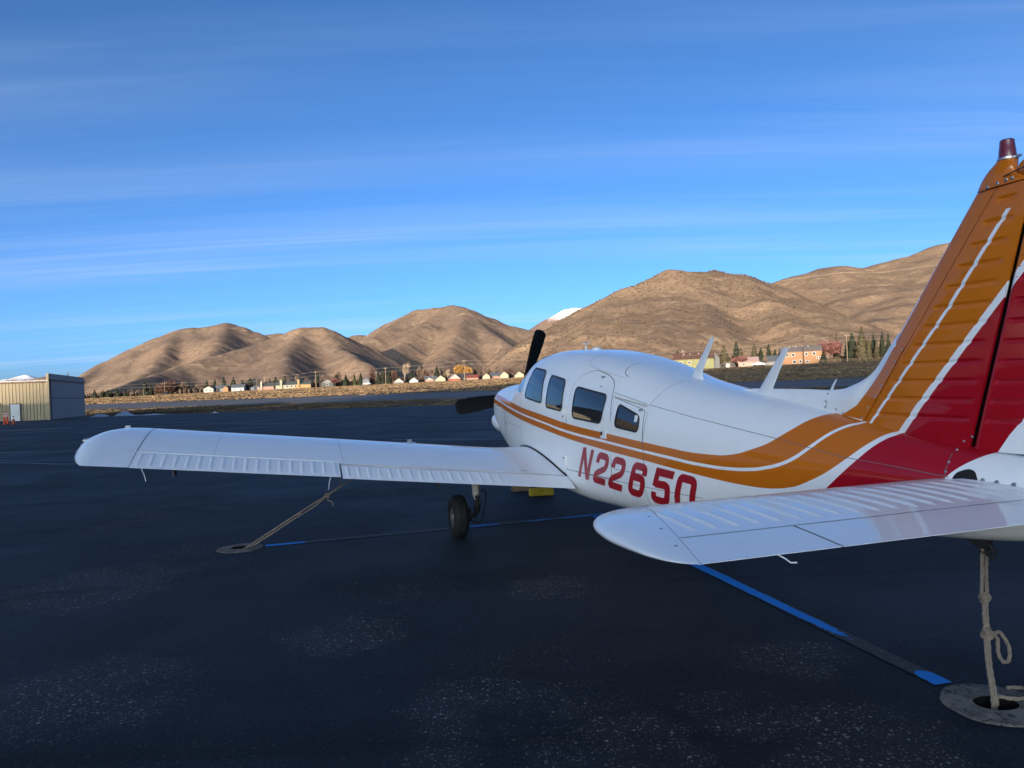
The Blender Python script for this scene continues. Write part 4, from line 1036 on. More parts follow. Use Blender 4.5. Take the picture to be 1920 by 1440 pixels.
def fin_rudder():
    def blade_mesh(name, z0, z1, xa, xb, beadspan, zoff, parent=plane):
        zz = np.arange(z0, z1 + 1e-6, .004); u = np.linspace(0, 1, 60); u = u ** 1.6 if name == 'fin' else u
        A = []; B = []
        for z in zz:
            a, b = xa(z), xb(z); X = a + (b - a) * u; h = fin_h(X, z)
            if name == 'rudder': h = h * np.sqrt(np.clip(.15 + u / .07, 0, 1))
            d = 0.0
            for k, zb_ in enumerate(ZB):
                zk = zb_ + zoff; e = (z - zk) / .0135
                if abs(e) < 1:
                    x0, x1 = beadspan(zk); d = d + .0070 * (1 - e * e) ** .8 * np.clip((X - x0) / .02, 0, 1) * np.clip((x1 - X) / .02, 0, 1)
            A.append(np.stack([X, np.maximum(h - d, .0005), np.full_like(X, z)], 1)); B.append(np.stack([X, -np.maximum(h - d, .0005), np.full_like(X, z)], 1))
        n, m = len(zz), len(u); A = np.array(A); B = np.array(B)
        V = np.concatenate([A, B[:, ::-1]], 1).reshape(-1, 3); mm = 2 * m
        F = grid_faces(n, mm, True).tolist() + [list(range(mm)), list(range((n - 1) * mm, n * mm))]
        return apart(name, V, F, M['fin'], parent, True, fin_attrs(V[:, 0], V[:, 2]))
    spar = lambda z: 6.802 + .781 * (z - 1.304)
    fn = blade_mesh('fin', 1.14, 2.408, fin_le, lambda z: hinge(z) - .004, lambda z: (spar(z) + .045, hinge(z) - .055), 0.0)
    rd = blade_mesh('rudder', 1.185, 2.425, lambda z: hinge(z) + .006, rud_te, lambda z: (hinge(z) + .045, rud_te(z) - .10), -.004)
    zz = np.linspace(1.20, 2.405, 40); V = []
    for z in zz:
        a = hinge(z); h = float(fin_h(a, z)) * .62; V += [(a - .006, h, z), (a + .012, h, z), (a + .012, -h, z), (a - .006, -h, z)]
    apart('hinge_gap_shade', np.array(V), grid_faces(40, 4, True), M['pitblack'], fn)  # black strip painted as the shade inside the rudder hinge gap
    zz = np.linspace(1.29, 2.405, 30); P = np.stack([spar(zz), zz], 1); Q, F = ribbon_pts(P, .004, False)
    apart('skin_joint', np.stack([Q[:, 0], fin_h(Q[:, 0], Q[:, 1]) + .001, Q[:, 1]], 1), F, material('orange_joint', (.16, .05, .004), .6), fn)
    # cap with the beacon's pedestal
    V = []; th = np.linspace(0, 2 * np.pi, 28, endpoint=False)
    for z, a, b, hw in ((2.411, 7.545, 7.830, .038), (2.43, 7.556, 7.800, .037), (2.455, 7.574, 7.750, .036), (2.48, 7.597, 7.745, .036), (2.495, 7.618, 7.745, .038), (2.508, 7.640, 7.745, .039), (2.521, 7.660, 7.744, .039)):
        cx, rx = (a + b) / 2, (b - a) / 2; V.append(np.stack([cx + rx * np.cos(th), hw * np.sign(np.sin(th)) * np.abs(np.sin(th)) ** .8, np.full(28, z)], 1))
    V = np.concatenate(V); F = grid_faces(7, 28, True).tolist() + [list(range(28)), list(range(6 * 28, 7 * 28))]
    cap = apart('fin_cap', V, F, M['orange'], fn)
    V = []
    for z, a, b, hw in ((2.432, 7.775, 8.09, .030), (2.445, 7.755, 8.10, .032), (2.465, 7.750, 8.10, .032), (2.49, 7.762, 8.08, .030), (2.508, 7.79, 8.05, .024), (2.518, 7.84, 8.0, .012)):
        cx, rx = (a + b) / 2, (b - a) / 2; V.append(np.stack([cx + rx * np.sign(np.cos(th)) * np.abs(np.cos(th)) ** .7, hw * np.sin(th), np.full(28, z)], 1))
    V = np.concatenate(V); F = grid_faces(6, 28, True).tolist() + [list(range(28)), list(range(5 * 28, 6 * 28))]
    apart('rudder_horn', V, F, M['orange'], rd)
    for X, z in ((7.625, 2.424), (7.678, 2.428), (7.722, 2.432), (7.75, 2.434)): domes('screw', [np.array([X, .0375 * (1 - ((X - 7.69) / .15) ** 2) ** .5, z - .005])], [np.array([0, 1., 0])], .0095, M['screw'], fn, None, .4)
    mb = MB(); mb.tube(L([(7.71, .036, 2.446), (7.76, .04, 2.452), (7.82, .05, 2.458)]), .003, 5); mb.build('static_wick', M['dark_metal'], rd, True)
    for X, z in ((7.455, 1.225), (7.50, 1.25)): domes('screw', [np.array([X, float(fin_h(X, z)) , z])], [np.array([0, 1., 0])], .007, M['screw'], fn, None, .4)
    rv = [(float(hinge(z)) + .036, z) for z in np.arange(1.25, 2.4, .046)] + [(float(hinge(z)) - .02, z) for z in np.arange(1.25, 2.4, .046)]
    domes('rivets', [np.array([X, float(fin_h(X, z)), z]) for X, z in rv[:25]], [np.array([0, 1., 0])] * 25, .0035, M['red'], fn, 'stuff')
    # beacon
    mb = MB(); mb.lathe([(.001, .094), (.025, .094), (.030, .089), (.031, .075), (.033, .053), (.034, .050), (.036, .028), (.038, .008), (.038, 0)], (0, 0, 0), 24)
    o = mb.build('beacon', M['redlens'], plane, True); o.location = (-7.703, 0, 2.522)
    mb = MB(); mb.lathe([(.038, .0), (.0425, .001), (.0425, .010), (.038, .011)], (0, 0, 0), 24); mb.box((-.05, 0, .006), (.03, .012, .010)); r_ = mb.build('clamp_ring', M['steel'], o, False)
    # dorsal strake running up into the fin
    top = arr((5.545, 1.466), (5.70, 1.474), (5.9, 1.473), (6.285, 1.471), (6.444, 1.468), (6.577, 1.475), (6.668, 1.498), (6.755, 1.529), (6.841, 1.580), (6.905, 1.648), (7.0, 1.752), (7.135, 1.899))
    def dors(X, v, z):
        k = np.clip((X - 5.6) / 1.35, 0, 1)
        h = np.minimum((.006 + .040 * k) * np.sqrt(np.clip(v * 3.2 * (.35 + .65 * k), 0, 1)) + .012 * k * v ** 2 + .0015, .055)
        sm = np.clip((X - 6.70) / .22, 0, 1); sm = sm * sm * (3 - 2 * sm)
        return h * (1 - sm) + np.maximum(fin_h(X, z) + .0015, .004) * sm
    xs = np.linspace(5.545, 7.03, 120); zt_ = pchip(top[:, 0], top[:, 1], xs); v = np.linspace(0, 1, 16); V = []
    for X, z1 in zip(xs, zt_):
        z0 = float(sec(np.array([X]))[3][0]) - .03; z = z1 + (z0 - z1) * v
        h = dors(X, v, z); h[0] = .0008
        h = np.where(X > 6.802 + .781 * (z - 1.304) - .004, np.maximum(fin_h(X, z) - .03, .0005), h)
        A = np.stack([np.full(16, X), h, z], 1); B = A[::-1].copy(); B[:, 1] *= -1; V.append(np.concatenate([B, A]))
    V = np.concatenate(V); ds = apart('dorsal_fin', V, grid_faces(120, 32), M['white'])
    def dors_h(X, z):
        z1 = pchip(top[:, 0], top[:, 1], X); z0 = sec(X)[3] - .03; v_ = np.clip((z1 - z) / (z1 - z0), 0, 1); h = dors(X, v_, z)
        return np.maximum(h, fin_h(X, z))
    v, f = patch_tris(arr((6.618, 1.322), (6.74, 1.38), (6.83, 1.475), (6.940, 1.598), (7.022, 1.708), (7.112, 1.705), (7.10, 1.692), (6.808, 1.300), (6.70, 1.312)), .03)
    fp = apart('fin_fairing', np.stack([v[:, 0], dors_h(v[:, 0], v[:, 1]) + .004, v[:, 1]], 1), f, M['orange'], fn)
    for X, z in ((7.100, 1.690), (7.050, 1.627), (6.994, 1.562), (6.944, 1.497), (6.898, 1.435), (6.846, 1.371), (6.797, 1.314), (6.64, 1.333)):
        domes('screw', [np.array([X - .012, float(dors_h(np.array([X - .012]), np.array([z]))[0]) + .0045, z])], [np.array([0, 1., 0])], .0075, M['screw'], fn, None, .4)
    for X, z in ((6.47, 1.445), (6.465, 1.40), (6.46, 1.365), (6.56, 1.352)): domes('screw', [np.array([X, float(dors_h(np.array([X]), np.array([z]))[0]) + .0005, z])], [np.array([0, 1., 0])], .0075, M['screw'], ds, None, .4)
    mb = MB(); mb.tube(L([(6.475, 0, 1.46), (6.50, 0, 1.50), (6.528, 0, 1.535)]), [.010, .007, .003], 6); mb.build('small_antenna', M['antenna'], ds, True)
    P = arr((6.487, 1.466), (6.478, 1.40), (6.468, 1.352)); Q, F = ribbon_pts(P, .004, False); apart('skin_joint', np.stack([Q[:, 0], dors_h(Q[:, 0], Q[:, 1]) + .001, Q[:, 1]], 1), F, M['seam'], ds)
fin_rudder()
# ---- antennas
def blade_antenna(X0, X1, c0, h):
    z0 = float(sec(np.array([X0]))[3][0]) - .004; th = np.linspace(0, 2 * np.pi, 20, endpoint=False); V = []
    for t in np.concatenate([[0, .02, .05, .1, .16], np.linspace(.25, 1, 10), [1.012]]):
        fl = 1 + .9 * max(0, 1 - t / .16) ** 2; ch = (c0 * (1 - .64 * min(t, 1)) * (fl * .55 + .45)) * (1 if t <= 1 else .5); wd = (.024 - .014 * min(t, 1)) * fl * (1 if t <= 1 else .4)
        cx = X0 + (X1 - X0) * t ** 1.05; V.append(np.stack([cx + ch / 2 * np.cos(th), wd / 2 * np.sin(th), np.full(20, z0 + h * t - (.02 * np.cos(th) if t < .01 else 0))], 1))
    V = np.concatenate(V); n = len(V) // 20; apart('blade_antenna', V, grid_faces(n, 20, True).tolist() + [list(range((n - 1) * 20, n * 20))], M['antenna'])
blade_antenna(4.86, 5.14, .155, .315); blade_antenna(5.78, 6.05, .165, .315)
mb = MB(); mb.tube([(-2.44, 0, 1.89), (-2.46, 0, 1.975)], [.014, .008], 8); mb.tube([(-2.30, 0, 1.985), (-2.46, 0, 1.978), (-2.62, 0, 1.992)], [.002, .007, .002], 6); mb.build('roof_antenna', M['antenna'], plane, True)
mb = MB(); mb.lathe([(.001, .026), (.035, .024), (.05, .012), (.052, -.01)], (-2.76, 0, 1.892), 20); mb.build('satellite_antenna', M['antenna'], plane, True)
mb = MB(); mb.tube([(-4.75, .25, 1.53), (-4.755, .252, 1.545)], .006, 6); mb.build('drain_plug', M['dark_metal'], plane)
# ---- landing gear
def gear(X, Y, name, nose=False):
    s = 1 if Y >= 0 else -1; r = .22 if not nose else .19; w = .155 if not nose else .13; ins = .20 if not nose else 0
    e = bpy.data.objects.new(name, None); COL.objects.link(e); e.parent = plane; e.location = (-X, Y, 0)
    z0 = .565 - .0
    def P(v): return np.array(v, float) * np.array([-1, s, 1])
    ty = MB(); a = w / 2
    ty.lathe([(r * .50, -a * .82), (r * .62, -a * .98), (r * .80, -a), (r * .93, -a * .80), (r * .985, -a * .55), (r, -a * .42), (r * .988, -a * .40), (r * .988, -a * .36), (r, -a * .34), (r, -a * .05), (r * .988, -.003), (r * .988, .003), (r, a * .05), (r, a * .34), (r * .988, a * .36), (r * .988, a * .40), (r, a * .42), (r * .985, a * .55), (r * .93, a * .80), (r * .80, a), (r * .62, a * .98), (r * .50, a * .82)], (0, 0, r - .005), 44, 1)
    ty.build('tyre', M['rubber'], e, True)
    rm = MB(); rm.lathe([(.001, a * .35), (.03, a * .55), (.032, a * .30), (r * .30, a * .30), (r * .34, a * .55), (r * .47, a * .62), (r * .54, a * .86), (r * .50, a * .2), (r * .5, -a * .8), (.001, -a * .6)], (0, 0, r - .005), 30, 1)
    for k in range(6):
        t = k * math.pi / 3; rm.tube(np.array([(.07 * math.cos(t), a * .28, r + .07 * math.sin(t)), (.07 * math.cos(t), a * .36, r + .07 * math.sin(t))]), .008, 6)
    o = rm.build('wheel_rim', M['rim'], e, True); 
    if s < 0: o.scale = (1, -1, 1)
    st = MB(); top = .62 if not nose else .75
    th = np.linspace(0, 2 * np.pi, 16, endpoint=False); V = []
    for z, cx, cw in ((top, .075, .046), (.50, .068, .042), (.42, .055, .038), (.385, .040, .030), (.36, .016, .022)):
        V.append(np.stack([np.cos(th) * cx, np.sin(th) * cw - ins, np.full(16, z)], 1))
    V = np.concatenate(V); st.add(V * np.array([1, s, 1]), grid_faces(5, 16, True).tolist() + [list(range(64, 80))])
    st.build('strut', M['gearwhite'], e, True)
    ol = MB(); ol.tube(P([(0, -ins, .42), (0, -ins, .25)]), .024, 12); ol.tube(P([(0, -ins, .30), (0, -ins * .9, .20), (0, -ins * .4, .212)]), .026, 10); ol.tube(P([(0, -ins, r), (0, .02, r)]), .018, 10)
    ol.tube(P([(0, -a - .01, r), (0, -a - .05, r)]), .075, 16)
    ol.build('axle', M['dark_metal'], e, True)
    tl = MB(); tl.tube(P([(.03, -ins - .012, .43), (.115, -ins - .012, .335), (.03, -ins - .012, .235)]), .011, 6); tl.tube(P([(.03, -ins + .014, .43), (.115, -ins + .014, .335), (.03, -ins + .014, .235)]), .011, 6); tl.build('torque_link', M['dark_metal'], e, True)
    bh = MB(); bh.tube(P([(.035, -ins - .03, .46), (.07, -ins - .07, .47), (.085, -ins - .085, .43), (.08, -ins - .08, .36), (.06, -ins - .06, .28), (.06, -ins - .05, .20), (.05, -ins - .02, .14), (.03, -ins + .03, .135), (.02, -ins + .06, .16)]), .008, 6); bh.build('brake_hose', M['rubber'], e, True)
gear(2.786, 1.626, 'main_landing_gear'); gear(2.786, -1.626, 'main_landing_gear'); gear(.28, 0.0, 'nose_landing_gear', True)
# ---- tail skid ring that the rear rope is tied to
mb = MB(); 
for yy in (-.012, .012): mb.add(L([(7.30, yy - .003, .80), (7.555, yy - .003, .80), (7.555, yy - .003, .775), (7.53, yy - .003, .70), (7.50, yy - .003, .70), (7.30, yy - .003, .79), (7.30, yy + .003, .80), (7.555, yy + .003, .80), (7.555, yy + .003, .775), (7.53, yy + .003, .70), (7.50, yy + .003, .70), (7.30, yy + .003, .79)]), [(0, 1, 2, 3, 4, 5), (6, 11, 10, 9, 8, 7)] + [(i, (i + 1) % 6, (i + 1) % 6 + 6, i + 6) for i in range(6)])
mb.build('tail_skid', M['dark_metal'], plane)
mb = MB(); mb.tube(L([(7.515, -.03, .69), (7.515, .03, .69)]), .012, 8); mb.tube(L([(7.46, 0, .80), (7.575, .0, .70), (7.555, 0, .67), (7.505, 0, .69)]), .009, 6); mb.build('tie_down_shackle', M['dark_metal'], plane, True)
# ------------------------------------------------------------------ on the apron
def mat_concrete():
    g = G('anchor_concrete'); n = g.noise(7, 6, 0.75, None, 0.6); n2 = g.noise(70, 4, 0.75); n3 = g.noise(16, 5, 0.7, g.coords(loc=(4, 2, 1)), 1.2)
    c = g.mix(g.ramp(n, 0.36, 0.62), (0.105, 0.102, 0.10), (0.235, 0.215, 0.19)); c = g.mix(g.ramp(n3, 0.52, 0.60), c, (0.060, 0.060, 0.062)); c = g.mix(g.ramp(n2, 0.5, 0.75, 0, .6), c, (0.32, 0.30, 0.27))
    g.bump(g.math('ADD', n2, n), 0.9, 0.012); return g.done(c, 0.92, 0, 0.15)
M['concrete'] = mat_concrete()
M['rope'] = material('weathered_rope', (0.235, 0.195, 0.155), 0.9, spec=.1, var=.3, vscale=50)
M['pit'] = material('pit_shade', (0.010, 0.009, 0.008), 0.95, spec=.1)  # near black: the hole's shade is put into its wall and floor colour
def anchor(cx, cy, label):
    e = empty('tie_down_anchor', label, 'ground anchor', (cx, cy, 0), 0, 'ground anchors under the aircraft')
    n = 48; th = np.linspace(0, 2 * np.pi, n, endpoint=False); V = []
    for rr, z in ((1, -.01), (1, .005), (.95, .008), (.6, .009), (0, .008)):
        k = .225 * rr
        wob = 1 + .02 * np.sin(3 * th + cx) + .012 * np.sin(7 * th) + .014 * (vnoise(th * 4, th * 0 + cx, 3) - .5)
        ro = k * wob if rr > .5 else None
        if rr > 0: V.append(np.stack([ro * np.cos(th), ro * np.sin(th), np.full(n, z)], 1))
        else: V.append(np.stack([HOLE * 1.25 * np.cos(th), HOLE * np.sin(th), np.full(n, z)], 1))
    V = np.concatenate(V)
    link('concrete_collar', mesh('concrete_collar', V, grid_faces(5, n, True)), M['concrete'], e)
    P2 = np.concatenate([np.stack([HOLE * 1.25 * np.cos(th), HOLE * np.sin(th), np.full(n, z)], 1) for z in (.0075, -.012, -.11)])
    link('pit_wall', mesh('pit_wall', P2, grid_faces(3, n, True)), M['pit'], e)
    mb = MB(); mb.lathe([(.001, -.105), (HOLE * 1.25, -.105)], n=24); mb.build('pit_floor', M['pit'], e)
    mb = MB(); mb.tube([(-.11, 0, -.03), (-.04, 0, -.035), (.04, 0, -.035), (.11, 0, -.03)], .009, 8)
    mb.build('anchor_bar', M['dark_metal'], e, True)
anchor(*ANCH[0], 'round concrete tie-down anchor on the asphalt outboard of the left wheel')
anchor(*ANCH[1], 'round concrete tie-down anchor on the asphalt below the tail')
anchor(*ANCH[2], 'round concrete tie-down anchor on the asphalt hidden beneath the right wing')
def resample(P, step):
    P = np.asarray(P, float); d = np.concatenate([[0], np.cumsum(np.linalg.norm(np.diff(P, axis=0), axis=1))])
    # smooth through the points
    t = np.arange(0, d[-1], step); return np.stack([pchip(d, P[:, k], t) for k in range(3)], 1)
def rope_into(mb, P, r=.0085, smooth_step=.006, twist=60.0):
    C = resample(P, smooth_step); n = len(C); T = np.gradient(C, axis=0); T /= np.linalg.norm(T, axis=1)[:, None] + 1e-12
    a = np.array([0, 0, 1.]) if abs(T[0][2]) < .9 else np.array([1., 0, 0]); u = np.cross(T[0], a); u /= np.linalg.norm(u)
    U = []; 
    for k in range(n):
        u = u - T[k] * (u @ T[k]); u /= np.linalg.norm(u) + 1e-12; U.append(u)
    U = np.array(U); Wv = np.cross(T, U); ph = np.arange(n) * smooth_step * twist
    for k in range(3):
        f = ph + k * 2 * np.pi / 3
        mb.tube(C + r * .52 * (np.cos(f)[:, None] * U + np.sin(f)[:, None] * Wv), r * .56, 6)
def knot_into(mb, c, r=.0085, size=.022, seed=0):
    g = np.random.default_rng(seed)
    for k in range(3):
        t = np.linspace(0, 2 * np.pi, 14); a = g.uniform(0, 3, 3); q = Quaternion((a[0], a[1], a[2], 1)).normalized().to_matrix()
        P = np.stack([np.cos(t) * size, np.sin(t) * size * .75, np.cos(2 * t) * size * .2], 1) @ np.array(q).T
        rope_into(mb, P + np.array(c), r)
def rope_left():
    A = a2w(2.5, 2.47, .755); B = np.array([ANCH[0][0], ANCH[0][1], -.03]); D = A - B
    side_ = np.array([.35, .0, -.7]); at = lambda t, o=0.0: B + D * t + np.array([0, 0, 1]) * o
    mb = MB(); mb2 = MB()
    rope_into(mb, [at(.655), at(.82), at(1.0)], .008)
    rope_into(mb, [at(0, .0) , at(.15, .002), at(.45, .004), at(.655, 0)], .008)
    rope_into(mb, [at(0, -.004) + np.array([.03, .01, 0]), at(.2, -.026), at(.45, -.024), at(.56, -.03), at(.655, -.004)], .008)
    rope_into(mb, [at(.655), at(.64, -.035) + np.array([.03, 0, 0]), at(.66, -.075) + np.array([.05, 0, 0]), at(.66, -.115) + np.array([.055, 0, 0])], .007)
    o = mb.build('tie_down_rope', M['rope'], None, True)
    tag(o, 'doubled rope stretched from under the left wing down to its anchor', 'rope', 'tie down ropes')
    kb = MB(); knot_into(kb, at(.655), .008, .024, 1); knot_into(kb, at(.66, -.015), .008, .02, 2); kb.build('knot', M['rope'], o, True)
    kb = MB(); knot_into(kb, at(.45, -.01), .008, .016, 3); kb.build('knot', M['rope'], o, True)
    mb = MB(); a0 = a2w(2.5, 2.47, .755); mb.tube([a0 + np.array([0, 0, .06]), a0 + np.array([.02, 0, .02]), a0 + np.array([0, 0, -.01]), a0 + np.array([-.02, 0, .02]), a0 + np.array([0, 0, .06])], .006, 6); r_ = mb.build('rope_ring', M['dark_metal'], o, True)
rope_left()
def rope_tail():
    cx, cy = ANCH[1]; B = np.array([cx - .012, cy - .006, -.03])
    top = a2w(7.515, 0, .688); la = top + np.array([-.022, -.010, .0]); lb = top + np.array([.012, .010, -.012])
    K1 = np.array([2.158, 3.462, .455]); K2 = np.array([2.158, 3.455, .285]); mb = MB()
    rope_into(mb, [K1 + np.array([-.012, 0, .01]), (K1 + la) / 2 + np.array([-.006, 0, .0]), la, la + np.array([.006, .008, .014]), top + np.array([0, .006, .008]), lb], .0085)
    rope_into(mb, [lb, (K1 + lb) / 2 + np.array([.003, 0, 0]), K1 + np.array([.014, 0, .006])], .0085)
    rope_into(mb, [K1 + np.array([-.002, 0, -.01]), (K1 + K2) / 2 + np.array([-.010, -.004, .0]), K2 + np.array([-.008, 0, .01])], .0085)
    rope_into(mb, [K1 + np.array([.010, .004, -.01]), (K1 + K2) / 2 + np.array([.008, .006, .01]), K2 + np.array([.006, 0, .012])], .0085)
    rope_into(mb, [K2 + np.array([-.008, 0, -.005]), (K2 + B) / 2 + np.array([-.014, -.006, .03]), B + np.array([-.004, 0, .05]), B + np.array([-.004, 0, -.01])], .009)
    rope_into(mb, [K2 + np.array([.006, 0, -.005]), (K2 + B) / 2 + np.array([.002, .002, .03]), B + np.array([.008, 0, .05]), B + np.array([.006, 0, -.01])], .0080)
    # hanging loop
    c = K2 + np.array([.02, 0, 0])
    rope_into(mb, [c, c + np.array([.035, .004, .006]), c + np.array([.068, .008, -.03]), c + np.array([.088, .01, -.085]), c + np.array([.084, .01, -.125]), c + np.array([.062, .008, -.137]), c + np.array([.040, .006, -.115]), c + np.array([.030, .004, -.07]), c + np.array([.030, .002, -.03]), c + np.array([.012, 0, -.004])], .0085)
    # loose end lying over the collar
    rope_into(mb, [B + np.array([.012, .0, .03]), B + np.array([.035, .02, .062]), B + np.array([.07, .01, .056]), B + np.array([.12, .0, .055]), B + np.array([.17, .015, .055]), B + np.array([.22, .05, .055]), B + np.array([.21, .12, .052]), B + np.array([.14, .13, .052])], .0085)
    o = mb.build('tie_down_rope', M['rope'], None, True)
    tag(o, 'knotted rope with a hanging loop between the tail and its anchor', 'rope', 'tie down ropes')
    kb = MB(); knot_into(kb, K1, .009, .021, 5); knot_into(kb, K1 + np.array([0, 0, -.012]), .009, .018, 6); kb.build('knot', M['rope'], o, True)
    kb = MB(); knot_into(kb, K2, .009, .022, 7); knot_into(kb, K2 + np.array([0, 0, .014]), .009, .02, 8); kb.build('knot', M['rope'], o, True)
rope_tail()
# painted blue lines
def mat_line():
    g = G('worn_blue_paint')
    wear = g.attr('wear'); edge = g.attr('edge')
    n = g.noise(26, 5, 0.75); n2 = g.noise(90, 3, 0.7)
    t = g.math('ADD', g.math('MULTIPLY', n, .65), g.math('MULTIPLY', n2, .35))
    keep = g.ramp(g.math('SUBTRACT', t, g.math('ADD', g.math('SUBTRACT', wear, .14), g.math('MULTIPLY', edge, .55))), .05, .09)
    under = g.mix(g.ramp(n2, .4, .7), (0.018, 0.018, 0.020), g.mix(g.ramp(n, .35, .6), (0.04, 0.034, 0.028), (0.12, 0.09, 0.06)))
    c = g.mix(keep, under, g.mix(g.math('MULTIPLY', n2, .5), (0.003, 0.22, 0.70), (0.002, 0.16, 0.55)))
    return g.done(c, .65, 0, .3)
M['blue'] = mat_line()
def paint_line(name, a, b, wdt, keys, label):
    a = np.array(a); b = np.array(b); Ld = np.linalg.norm(b - a); n = int(Ld / .03); t = np.linspace(0, 1, n); d = (b - a) / Ld; nn = np.array([-d[1], d[0]])
    wear = np.interp(t * Ld, [k[0] for k in keys], [k[1] for k in keys]); V = []; w_ = []; e_ = []
    js = np.linspace(-.5, .5, 7)
    for k, tt in enumerate(t):
        jit = .006 * (vnoise(np.array([tt * Ld * 9]), np.array([3.0]), 4)[0] - .5); c = a + (b - a) * tt + nn * jit
        for j in js: q = c + nn * j * wdt; V.append((q[0], q[1], .004)); w_.append(wear[k]); e_.append(max(0, abs(j) * 2 - .5) / .5)
    o = link(name, mesh(name, V, grid_faces(n, 7), True, {'wear': w_, 'edge': e_}), M['blue'], None, 'structure', label)
paint_line('painted_line', (2.03, 3.60), (.87, 8.58), .105, [(0, .05), (.13, .10), (.20, .95), (.34, 1.05), (.55, .85), (.68, .62), (.85, .42), (1.1, .30), (1.7, .22), (2.4, .12), (4, .2), (5.2, .3)], 'worn blue painted line running from the tail anchor under the stabilator')
paint_line('painted_line', (-2.58, 7.575), (4.2, 9.54), .10, [(0, .15), (.2, .12), (.36, .2), (.42, .80), (1.0, .88), (1.9, .86), (2.10, .55), (2.16, .1), (2.42, .25), (2.5, .78), (2.75, .62), (2.95, .42), (3.15, .66), (3.35, .25), (3.6, .05), (4.4, .2), (7, .4)], 'worn blue painted line joining the wing anchors')
# chocks at the nose wheel
M['yellow'] = material('scuffed_yellow_paint', (0.36, 0.26, 0.012), .6, var=.4, vscale=14); M['wood'] = material('old_wood', (0.20, 0.13, 0.075), .85, var=.35, vscale=20)
def chock(x, y, rz, mat, label):
    mb = MB(); mb.add([(-.17, -.06, 0), (.17, -.06, 0), (.17, .06, 0), (-.17, .06, 0), (-.17, -.025, .105), (.17, -.025, .105), (.17, .025, .105), (-.17, .025, .105)], [(0, 3, 2, 1), (4, 5, 6, 7), (0, 1, 5, 4), (1, 2, 6, 5), (2, 3, 7, 6), (3, 0, 4, 7)])
    o = mb.build('wheel_chock', mat, None); o.location = (x, y, .001); o.rotation_euler = (0, 0, rz); tag(o, label, 'chock', 'chocks at the nose wheel')
    b = o.modifiers.new('bevel', 'BEVEL'); b.width = .01; b.segments = 2
chock(.345, 10.30, R(8), M['yellow'], 'scuffed yellow wheel chock behind the nose wheel, seen below the flap'); chock(.10, 10.82, R(16), M['wood'], 'bare wooden wheel chock half hidden behind the yellow one')
# thin paint marks on the far apron
M['faded'] = material('faded_line_paint', (0.26, 0.25, 0.23), .8, var=.4, vscale=.8)
def mark(P, wdt, label, mat):
    P = dense(np.array(P, float), .8, False); Q, F = ribbon_pts(P, wdt, False)
    link('painted_line', mesh('painted_line', np.stack([Q[:, 0], Q[:, 1], zg(Q[:, 0], Q[:, 1]) + .006], 1), F), mat, None, 'structure', label)
mark([(-43, 61), (-38.4, 65.5), (-33, 68)], .12, 'faded pale line on the apron before the hangar', M['faded'])
mark([(-21.5, 27.6), (-18, 27.7), (-14.6, 27.2), (-12.2, 27.3)], .05, 'thin pale line on the asphalt beyond the wing tip', M['faded'])
mark([(-27, 80), (-20.5, 83.5), (-15.5, 87.5), (-13.6, 90.5)], .18, 'curving pale line near the far edge of the apron', M['faded'])
mark([(-34, 47.5), (-31, 47.2), (-28.2, 47.8)], .5, 'pale mark on the asphalt beside the cones', M['faded'])
# tar bands across the far apron
M['tar'] = material('sealing_tar', (0.006, 0.0065, 0.008), .45, spec=.4, var=.2, vscale=3)
g2 = np.random.default_rng(3)
for k in range(26):
    s0 = 13 + 66 * (k / 26) ** 1.15 + g2.uniform(-1, 1); t0 = g2.uniform(-60, 20); ln = g2.uniform(14, 60); tt = np.arange(t0, t0 + ln, 1.5)
    ss = s0 + (fbm(tt * .08, tt * 0 + k * 3.1, 3, 8) - .44) * 5; x, y = st2xy(ss, tt); ok = (y > 12) & (np.abs(x) < 120)
    if ok.sum() > 4:
        P = np.stack([x[ok], y[ok]], 1); Q, F = ribbon_pts(P, g2.uniform(.06, .16), False)
        link('tar_seam', mesh('tar_seam', np.stack([Q[:, 0], Q[:, 1], zg(Q[:, 0], Q[:, 1]) + .004 + .0002 * k], 1), F), M['tar'], None, 'structure', 'dark tar seam sealed into the apron')
# ------------------------------------------------------------------ traffic cones by the hangar
M['cone'] = material('orange_cone_plastic', (0.62, 0.055, 0.012), .55, var=.12, vscale=4); M['cone_old'] = material('faded_cone_plastic', (0.40, 0.10, 0.035), .7, var=.2, vscale=5)
M['reflect'] = material('white_band', (0.72, 0.72, 0.72), .4); M['blackbase'] = material('black_cone_base', (.02, .02, .02), .8)
def cone(x, y, h, r0, r1, base, bands, mat, label, lean=0.0):
    e = empty('traffic_cone', label, 'traffic cone', (x, y, float(zg(x, y)) + .004), R(20), 'cones beside the hangar'); e.rotation_euler = (0, lean, .3)
    mb = MB(); mb.box((0, 0, .02), (base, base, .04)); mb.build('cone_base', M['blackbase'] if mat is M['cone'] else mat, e)
    def rr(z): return r0 + (r1 - r0) * z / h
    mb = MB(); mb.lathe([(rr(.04), .04), (rr(h * .5), h * .5), (rr(h * .97), h * .97), (rr(h) * .6, h), (.001, h)], n=20); mb.build('cone_body', mat, e, True)
    for a, b in bands:
        mb = MB(); mb.lathe([(rr(a * h) + .001, a * h), (rr(a * h) + .004, a * h + .002), (rr(b * h) + .004, b * h - .002), (rr(b * h) + .001, b * h)], n=20); mb.build('white_band', M['reflect'], e, True)
def far(px_k, y): return px_k * y, y
cone(-42.65, 62.3, 1.12, .10, .045, .40, [(.62, .72), (.80, .90)], M['cone'], 'tall orange delineator cone with white bands, the front one of the pair')
cone(-43.25, 63.6, 1.12, .095, .04, .36, [(.62, .72), (.80, .90)], M['cone'], 'tall orange delineator cone leaning just behind its twin', R(-5))
